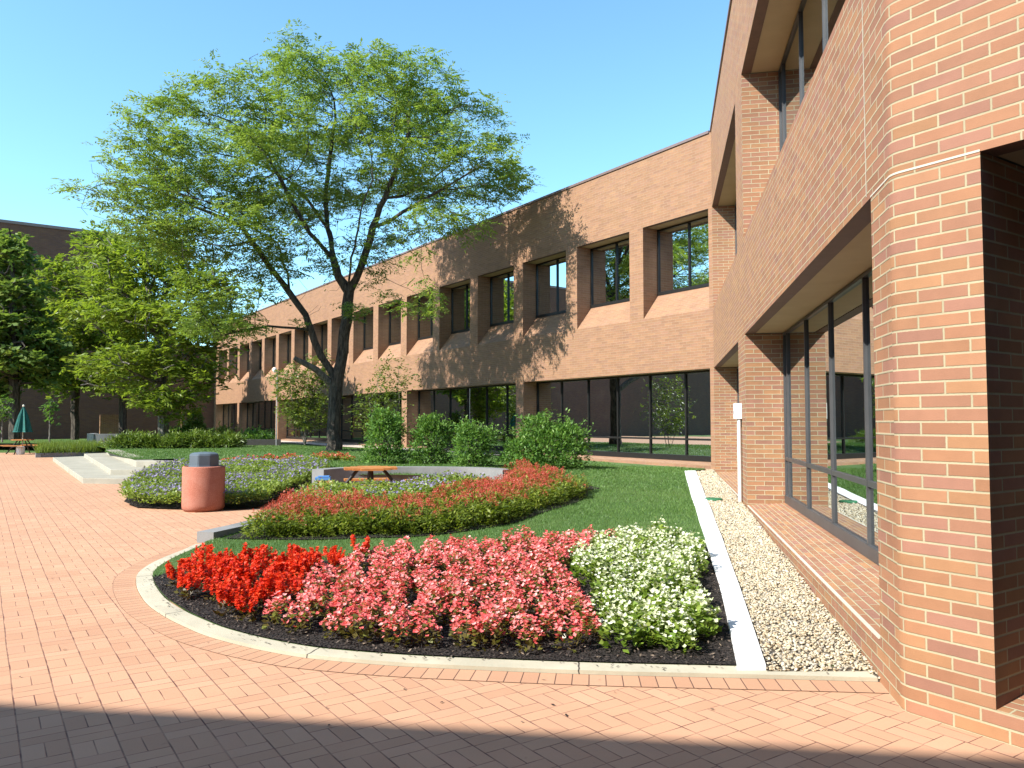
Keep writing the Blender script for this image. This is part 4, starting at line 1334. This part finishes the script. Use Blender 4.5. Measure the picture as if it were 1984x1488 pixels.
# multi-stem birches by the far wing
def multi_stem(name, base, lab, ells, stems, natt, mat, per, ln, wd):
    r0 = empty(name, tuple(base), lab, "tree")
    a = ell_points(ells, natt)
    Q = [np.asarray(base, float)]; pp = [-1]
    for k in range(stems):
        an = 2*math.pi*k/stems
        chain_nodes(Q, pp, 0, [base+np.array([.28*math.cos(an), .28*math.sin(an), .9]), base+np.array([.6*math.cos(an), .6*math.sin(an), 2.0])], .3)
    Pq, pq_ = colonise(Q, pp, a, D=.28, di=2.4, dk=.45, iters=60)
    r, kd = radii(Pq, pq_, .006, 2.2); r = np.minimum(r, .05)
    tree_mesh(Pq, pq_, r, 5).build("trunk", M_BARKG, r0)
    te = np.where((r < np.quantile(r, .92)) & (Pq[:, 2] > base[2]+.8))[0]
    link_mesh("crown", spray_leaves(Pq, pq_, te, per, ln, wd, .22, mat, name+"_crown", flat_=.9, leaflets=5, rach=.24), r0)
Y6 = 33.0; b6 = px(590, 862, Y6)
multi_stem("birch_tree", b6, "airy yellow-green multi-stem birch left of the big locust trunk", [E4(600, 790, Y6, 55, 45, .9, 5), E4(575, 740, Y6, 50, 50, .8, 2.2), E4(620, 720, Y6, 40, 40, .7, 1)], 5, 700, M_BIRCH, 14, .115, .07)
Y7 = 25.2; b7 = px(738, 895, Y7)
multi_stem("birch_tree", b7, "slender birch with sparse reddish-green top right of the big locust trunk", [E4(730, 800, Y7, 48, 50, .8, 5), E4(760, 730, Y7, 42, 45, .7, 1.3)], 3, 620, M_BIRCH, 11, .095, .058)

# ---------------------------------------------------------------- shrubs
def shrub(name, lobes, n, ls, lw, mat, label, cat="shrub", base=None, up=.4, group=None, stems=7):
    c0 = np.array(base)
    r0 = empty(name, tuple(c0), label, cat, group)
    w = np.array([l[3] for l in lobes]); w = w/w.sum(); vs = []; ti = []
    for (c, r, rz, _), k in zip(lobes, (w*n).astype(int)):
        u = rand_unit(k); u[:, 2] = np.abs(u[:, 2])*1.25-.5
        rr = R.uniform(.35, 1.0, (k, 1))**.45*(1+.16*np.sin(u[:, :1]*7+u[:, 1:2]*5+u[:, 2:]*9)+R.normal(0, .07, (k, 1)))
        p = np.array(c)+u*rr*np.array([r, r, rz])
        p = p[p[:, 2] > c0[2]+.03]; u2 = u[:len(p)]
        k = len(p)
        d = nrm(p-np.array(c))+R.normal(0, .6, (k, 3)); d[:, 2] += up
        vs.append(leaf_quads(p, d, nrm(p-np.array(c))*.4+np.column_stack([R.normal(0, .5, (k, 2)), np.ones(k)]), R.uniform(.7, 1.3, k)*ls, R.uniform(.7, 1.3, k)*lw, fold=.15))
        ti.append(R.beta(2, 2, k))
    for (c, r, rz, _) in lobes:                           # upright shoots breaking the outline
        for q in range(9):
            dd = rand_unit(1)[0]; dd[2] = abs(dd[2])*.8+.25
            k = 16; t = np.linspace(.7, R.uniform(1.1, 1.38), k)[:, None]
            p = np.array(c)+dd*t*np.array([r, r, rz])+R.normal(0, ls*.25, (k, 3))
            d = rand_unit(k)+dd*.6
            vs.append(leaf_quads(p, d, rand_unit(k)+UP, R.uniform(.7, 1.2, k)*ls, R.uniform(.7, 1.2, k)*lw, fold=.15)); ti.append(np.clip(R.beta(2, 2, k)+.15, 0, 1))
    link_mesh("foliage", np_mesh(name+"_foliage", np.concatenate(vs), 4, mat, tint=np.concatenate(ti)), r0)
    m = MB()
    for k in range(stems):
        (c, r, rz, _) = lobes[k % len(lobes)]
        e = np.array(c)+R.normal(0, .25*r, 3)
        m.tube([c0+np.array([rnd.uniform(-.1, .1), rnd.uniform(-.1, .1), -.03]), (c0+e)/2+R.normal(0, .05, 3), e], [.02, .015, .007], 5, cap=False)
    m.build("stems", M_BARK, r0)
    return r0

def lob(x, y, Y, rpx, rzpx, w):
    s = Y/1525
    return (px(x, y, Y), rpx*s, rzpx*s, w)
Ys = 20.2
def gbase(x, Y):
    X = (x-992)/1525*Y
    return (X, Y, Tz((X, Y)))
shrub("broadleaf_shrub", [lob(1060, 865, Ys, 78, 52, 6), lob(1010, 880, Ys, 46, 38, 2.5), lob(1040, 830, Ys, 34, 32, 1.5), lob(1095, 850, Ys, 44, 40, 2.5), lob(1060, 902, Ys, 76, 34, 4)], 8500, .095, .045, M_SHRUB, "largest glossy green shrub, rightmost of the row before the ground-floor windows", base=gbase(1060, Ys))
shrub("broadleaf_shrub", [lob(915, 862, Ys, 38, 42, 4), lob(905, 838, Ys, 22, 24, 1), lob(940, 850, Ys, 24, 26, 1), lob(915, 897, Ys, 38, 28, 2.5)], 3900, .085, .04, M_SHRUB, "loose leafy green shrub left of the largest shrub", base=gbase(915, Ys))
Y8 = 21.0
shrub("broadleaf_shrub", [lob(833, 850, Y8, 38, 44, 4), lob(835, 822, Y8, 22, 22, 1), lob(858, 838, Y8, 20, 24, .8), lob(833, 888, Y8, 42, 28, 2.5)], 4200, .085, .042, M_SHRUB, "rounded green shrub beside the brick column, third from the right", base=gbase(835, Y8))
shrub("broadleaf_shrub", [lob(745, 850, Y8, 36, 48, 4), lob(738, 815, Y8, 22, 28, 1.2), lob(765, 830, Y8, 22, 26, 1), lob(745, 888, Y8, 44, 28, 2.5)], 4300, .085, .042, M_SHRUB, "upright green shrub next to the locust trunk, leftmost of the row", base=gbase(745, Y8))
shrub("round_shrub", [lob(496, 848, 39, 30, 17, 3), lob(482, 850, 39, 18, 14, 1), lob(515, 850, 39, 18, 13, 1)], 1800, .14, .05, M_SHRUB, "low round dark shrub before the dark ground-floor recess", base=gbase(496, 39))
shrub("conical_shrub", [lob(377, 835, 41, 26, 24, 3), lob(380, 812, 41, 12, 18, 1), lob(350, 842, 41, 24, 15, 1)], 1900, .16, .06, M_SHRUB, "pointed bright green shrub rising behind the juniper hedge", base=gbase(377, 41))
shrub("round_shrub", [lob(430, 845, 40, 28, 20, 3), lob(405, 850, 40, 26, 14, 2), lob(452, 852, 40, 20, 12, 1)], 1700, .15, .05, M_MAPLE, "dark shaded shrub between the pointed shrub and the round one", base=gbase(425, 40))
jl = []
for k in range(15):
    x = 232+k*15.5; jl.append((x, 862-6*math.sin(k*.9)-k*.4, 35.5, 25, 17+4*math.sin(k*2.1), 1))
jr = shrub("juniper_hedge", [lob(*q) for q in jl], 14000, .20, .04, M_JUNI, "low spreading juniper hedge along the top of the terrace", "hedge", base=gbase(330, 35.5), up=.25, stems=14)
# ornamental grass planter
pl = empty("grass_planter", (-20.9, 38.5, 0), "low concrete edged planter of tall bright grass beside the picnic table", "planter")
gpl = [(-21.9, 36.3), (-20.1, 37.6), (-19.6, 38.6), (-21.5, 40.6), (-23.4, 39.2)]
m = MB()
for i in range(5):
    a = np.array(gpl[i]); b = np.array(gpl[(i+1) % 5]); t = (b-a)/np.linalg.norm(b-a); nn = np.array([-t[1], t[0]])
    m.box((*a, -.02), (*(b-a), 0), (*(nn*.22), 0), UP*.22)
m.build("edging", M_CONCG, pl)
p = scatter(gpl, 5200); n = len(p)
link_mesh("grass", grass_blades("tall_grass", p, np.full(n, .1), R.uniform(.35, .75, n), R.uniform(.02, .04, n), M_TALLGRASS, .28), pl)

# ---------------------------------------------------------------- steps, walls, furniture
stp = empty("concrete_steps", (-11.4, 22, 0), "three broad angled concrete steps rising to the terrace lawn", "steps")
def tier(front, z0, z1, back_off):
    """front: 3 points left end, corner, right end (plan)"""
    a, c, b = [np.array(q) for q in front]
    m = MB()
    bo = np.array(back_off)
    out = [a, c, b, b+bo, c+bo*1.0+np.array([0.0, .1]), a+bo]
    top = [(*q, z1) for q in out]
    m.poly(top)
    for i in range(len(out)):
        p, q = out[i], out[(i+1) % len(out)]
        l = np.linalg.norm(q-p)
        m.quad((*p, z0), (*q, z0), (*q, z1), (*p, z1), [(0, 0), (l, 0), (l, z1-z0), (0, z1-z0)])
    o = m.build("step", M_CONC, stp)
    bm = bmesh.new(); bm.from_mesh(o.data); bmesh.ops.remove_doubles(bm, verts=bm.verts, dist=1e-4)
    bmesh.ops.bevel(bm, geom=[e for e in bm.edges], offset=.012, segments=2, affect='EDGES', profile=.6)
    bmesh.ops.recalc_face_normals(bm, faces=bm.faces)
    bm.to_mesh(o.data); bm.free()
tier([(-19.3, 33.2), (-11.45, 21.1), (-7.6, 20.3)], -.03, .15, (1.6, 3.2))
tier([(-18.1, 33.4), (-11.35, 22.35), (-7.6, 21.5)], .10, .30, (1.6, 2.8))
tier([(-16.9, 32.9), (-11.2, 23.55), (-8.2, 22.8)], .25, .475, (.30, .45))

m = MB()
pts_ = [np.array(q) for q in ((-4.30, 10.83), (-4.12, 11.5), (-3.98, 12.3))]
for i in range(2):
    a, b = pts_[i], pts_[i+1]; t = (b-a)/np.linalg.norm(b-a); nn = np.array([t[1], -t[0]])
    m.box((*a, -.02), (*(nn*.26), 0), (*(b-a), 0), UP*.17)
tag(m.build("stone_edging_wall", M_CONCG), "short grey stone edging wall at the left end of the plumed border", "wall")

# curved retaining wall behind the picnic pocket
arc_ = spline([(-4.05, 17.0), (-3.7, 17.6), (-2.74, 17.9), (-1.64, 17.9), (-.64, 17.5), (-.2, 16.9)], 5)
ao = offset(arc_, -.32)
o = strip("retaining_wall", arc_, ao, lambda p: .62, lambda p: .62, M_CONCG, depth=.72)
del o["kind"]
tag(o, "curved low grey retaining wall behind the centre picnic table", "wall")

def picnic_table(loc, rz, label, size=1.0, parasol=None):
    r0 = empty("picnic_table", loc, label, "table", "round edged wooden picnic tables")
    wood = M_WOOD
    def P(x, y, z): 
        c, s = math.cos(rz), math.sin(rz)
        return np.array([loc[0]+c*x-s*y, loc[1]+s*x+c*y, loc[2]+z])
    ex = np.array([math.cos(rz), math.sin(rz), 0]); ey = np.array([-math.sin(rz), math.cos(rz), 0])
    h = .56*size
    m = MB()
    nb_ = 7
    for k in range(nb_):                             # octagonal plank top
        y0 = -h+2*h*k/nb_; y1 = y0+2*h/nb_-.012
        lim = lambda y: h-max(0, abs(y)-h*.42)
        w = min(lim(y0), lim(y1))
        m.box(P(-w, y0, .70), ex*2*w, ey*(y1-y0), UP*.045)
    m.build("tabletop", wood, r0)
    for a in range(4):
        an = a*math.pi/2
        c, s = math.cos(an), math.sin(an)
        ux = ex*c+ey*s; uy = -ex*s+ey*c
        cen = np.array(loc)+ux*(h+.36)
        b = MB()
        b.box(cen-ux*.14-uy*.52*size+UP*.42, ux*.13, uy*1.04*size, UP*.04)
        b.box(cen+ux*.01-uy*.52*size+UP*.42, ux*.13, uy*1.04*size, UP*.04)
        b.build("seat", wood, r0)
        l = MB()
        base = np.array(loc)
        l.tube([base+ux*(h*.5)+UP*.69, base+ux*(h+.30)+UP*.005], .035, 4, smooth=False)
        l.tube([base+ux*.12+UP*.39, base+ux*(h+.5)+UP*.39], .03, 4, smooth=False)
        l.build("leg", M_DARKMET, r0)
    return r0
M_WOOD = simple_mat("stained_wood", (.50, .20, .055), .55, var=.25, scale=5, bump=.2, bscale=30)
M_DARKMET = simple_mat("dark_timber", (.035, .028, .024), .6)
picnic_table((-2.82, 15.75, 0), .25, "orange-brown picnic table in the pocket behind the plumed border", .92)
picnic_table((-25.0, 40.3, 0), .1, "brown picnic table under the closed green parasol at far left", .86)
# closed parasol
M_GREENC = simple_mat("green_canvas", (.012, .135, .115), .8, var=.2, scale=6)
pu = empty("closed_parasol", (-25.0, 40.3, 0), "closed dark green parasol standing through the far picnic table", "parasol")
m = MB(); m.lathe((-25.0, 40.3, 0), [(0, .03), (.025, .03), (.025, 2.45), (0, 2.45)], 10); m.build("pole", simple_mat("pale_pole", (.6, .55, .45), .5), pu)
m = MB(); nseg = 32
prof = [(.40, 1.12), (.36, 1.16), (.29, 1.5), (.19, 1.95), (.09, 2.25), (.035, 2.40), (.0, 2.42)]
for i in range(len(prof)-1):
    for k in range(nseg):
        q = lambda kk, pr: np.array([-25.0, 40.3, 0])+np.array([pr[0]*(1+.22*math.cos(8*2*math.pi*kk/nseg))*math.cos(2*math.pi*kk/nseg), pr[0]*(1+.22*math.cos(8*2*math.pi*kk/nseg))*math.sin(2*math.pi*kk/nseg), pr[1]])
        m.quad(q(k, prof[i]), q(k+1, prof[i]), q(k+1, prof[i+1]), q(k, prof[i+1]), smooth=True)
m.build("canopy", M_GREENC, pu)
m = MB(); m.lathe((-25.0, 40.3, 2.42), [(0, 0), (.05, 0), (.055, .06), (.03, .1), (0, .1)], 12); m.build("finial", simple_mat("finial_white", (.75, .7, .6), .5), pu)
m = MB(); m.lathe((-24.75, 39.75, .0), [(0, 0), (.17, 0), (.2, .12), (.19, .36), (.16, .4), (0, .4)], 14)
tag(m.build("white_bucket", simple_mat("white_plastic", (.85, .85, .83), .4, var=.03)), "small white bucket standing below the far picnic table", "bucket")
# grey masonry seat wall
gw = empty("grey_seat_wall", (-21, 41, 0), "grey block seat wall with ledge left of the terrace steps", "wall")
m = MB(); m.box((-22.2, 41.2, -.02), (.25, .17, 0), (-.17, .9, 0), UP*1.05); m.build("end_block", simple_mat("pale_block", (.55, .56, .58), .8), gw)
m = MB(); m.box((-21.93, 41.4, -.02), (2.7, .9, 0), (-.15, .45, 0), UP*1.02); m.box((-21.8, 40.95, .42), (2.6, .88, 0), (-.13, .4, 0), UP*.08); m.build("wall", M_CONCG, gw)
# dark timber edging behind the terrace lawn
m = MB(); m.box((-16.2, 36.3, .3), (2.6, .9, 0), (-.1, .3, 0), UP*.35)
m.box((-13.58, 37.3, .3), (2.5, .5, 0), (-.08, .3, 0), UP*.5)
tag(m.build("timber_edging_wall", simple_mat("weathered_timber", (.06, .055, .05), .85)), "low dark stepped edging wall below the juniper hedge", "wall")

# litter bin
LB = np.array([-5.75, 14.75, 0])
bin_ = empty("litter_bin", tuple(LB), "round brick-red concrete litter bin with grey domed lid on the plaza", "litter bin")
def bin_mat():
    m, nt, b, out = new_mat("red_aggregate_concrete"); h = NT(nt)
    tc = h.node("ShaderNodeTexCoord").outputs["Object"]
    v = h.noise(tc, 90, 3, .7); g = h.noise(tc, 3, 4)
    c = h.mix(h.smooth(v, .35, .7), (.36, .115, .075), (.56, .235, .165)); c = h.mix(h.smooth(g, .4, .75, 0, .3), c, (.60, .32, .25))
    h.link(c, b.inputs["Base Color"]); spec(b, .85, .2); h.bump(v, b, .35, .01)
    return m
m = MB(); m.lathe(LB, [(0, .0), (.33, .0), (.35, .03), (.372, .05), (.376, .12), (.376, .80), (.368, .82), (.34, .825), (.32, .81), (.31, .5)], 56)
m.build("body", bin_mat(), bin_, merge=True)
M_LID = simple_mat("grey_lid_plastic", (.115, .15, .185), .4, var=.08, scale=3)
m = MB(); m.lathe(LB, [(.30, .79), (.30, .815), (.278, .82), (.275, .84), (.275, 1.04), (.255, 1.055), (.20, 1.075), (.1, 1.085), (0, 1.09)], 8, smooth=False)
lo = m.build("lid", M_LID, bin_, merge=True)
bm = bmesh.new(); bm.from_mesh(lo.data); bmesh.ops.bevel(bm, geom=[e for e in bm.edges if e.is_manifold], offset=.012, segments=2, affect='EDGES'); bm.to_mesh(lo.data); bm.free()
for a in (.39, .39+math.pi):
    m = MB()
    c = LB+np.array([math.cos(a)*.256, math.sin(a)*.256, .88]); t = np.array([-math.sin(a), math.cos(a), 0]); rr = np.array([math.cos(a), math.sin(a), 0])
    m.box(c-t*.07, t*.14, -rr*.002, UP*.12)
    m.build("flap", M_FRAME, lo)

# blue folded tarp by the picnic pocket
m = MB(); m.box((-4.05, 16.25, .45), (.30, .05, 0), (-.05, .3, 0), UP*.05)
m.box((-4.0, 16.29, .505), (.22, .04, 0), (-.04, .22, 0), UP*.02)
m.box((-4.0, 16.29, .0), (.05, 0, 0), (0, .05, 0), UP*.448); m.box((-3.78, 16.33, .0), (.05, 0, 0), (0, .05, 0), UP*.448)
m.box((-4.05, 16.5, .0), (.05, 0, 0), (0, .05, 0), UP*.448); m.box((-3.82, 16.5, .0), (.05, 0, 0), (0, .05, 0), UP*.448)
tag(m.build("blue_stool", simple_mat("blue_plastic", (.10, .28, .62), .45, var=.05)), "small bright blue stool left of the centre picnic table", "stool")

# conduit and meter box on the second pier
ub = empty("utility_box", tuple(PC+D2*9.3), "white electrical box with white conduit on the second brick pier", "utility box")
q = PC+D2*9.25-N2*.10
m = MB(); m.box(q+UP*1.70-D2*.09+N2*.098, -N2*.13, D2*.22*-1*-1, UP*.27) if False else m.box(q+UP*1.70-N2*.03, D2*.22, -N2*-.125, UP*.27)
bo_ = m.build("box", simple_mat("white_enamel", (.82, .83, .84), .4, var=.03), ub)
m = MB(); qq = PC+D2*9.3-N2*.05
m.tube([qq+UP*.24, qq+UP*1.70], .032, 12); m.tube([qq+D2*.12+UP*.24, qq+D2*.12+UP*1.70], .018, 10)
m.build("conduit", simple_mat("white_pvc", (.86, .86, .86), .35, var=.02), ub)
m = MB(); m.box(q+UP*1.78-N2*.034, D2*.05, N2*.003, UP*.06); m.build("latch", M_FRAMEG, ub)
m = MB(); m.lathe((3.55, 13.95, .275), [(0, .03), (.14, .03), (.155, .015), (.155, -.02)], 20)
tag(m.build("valve_cover", simple_mat("green_plastic", (.03, .16, .07), .5, var=.05)), "flat round green valve cover lying in the gravel strip", "valve cover")

# slim pole with white camera by the far wing
cpo = empty("camera_pole", (-11.2, 37.5, .4), "thin pole with small white camera in front of the far wing", "camera pole")
m = MB(); m.tube([(-11.2, 37.5, .35), (-11.2, 37.5, 4.05)], .03, 8); m.build("pole", simple_mat("galvanised", (.42, .42, .43), .5, .5), cpo)
m = MB(); m.lathe((-11.3, 37.4, 3.98), [(0, 0), (.06, .02), (.1, .1), (.1, .18), (.06, .24), (0, .25)], 14)
m.box((-11.32, 37.4, 4.0), (.14, 0, 0), (0, .1, 0), UP*.06); m.build("camera", simple_mat("white_casing", (.85, .86, .87), .35, var=.02), cpo)

# fallen leaves on the paving near the kerb
n = 150
p = np.column_stack([R.uniform(-6.5, 1.8, n), R.uniform(4.2, 13, n)])
p = p[~inside(p, LAWN) & (p[:, 1] < 13)]
q = np.array(ci)[R.integers(0, len(ci), 260)]+R.normal(0, .06, (260, 2))
zl = np.concatenate([np.full(len(p), .008), np.full(len(q), .040)])
p = np.concatenate([p, q]); n = len(p)
v = leaf_quads(np.column_stack([p, zl]), np.column_stack([R.normal(0, 1, (n, 2)), np.zeros(n)]), np.column_stack([R.normal(0, .15, (n, 2)), np.ones(n)]), R.uniform(.012, .042, n), R.uniform(.006, .016, n))
tag(link_mesh("leaf_litter", np_mesh("leaf_litter", v, 4, M_CHIP, tint=R.uniform(.1, 1, n))), "tiny dry leaf crumbs strewn over the brick paving", "leaf litter", kind="stuff")
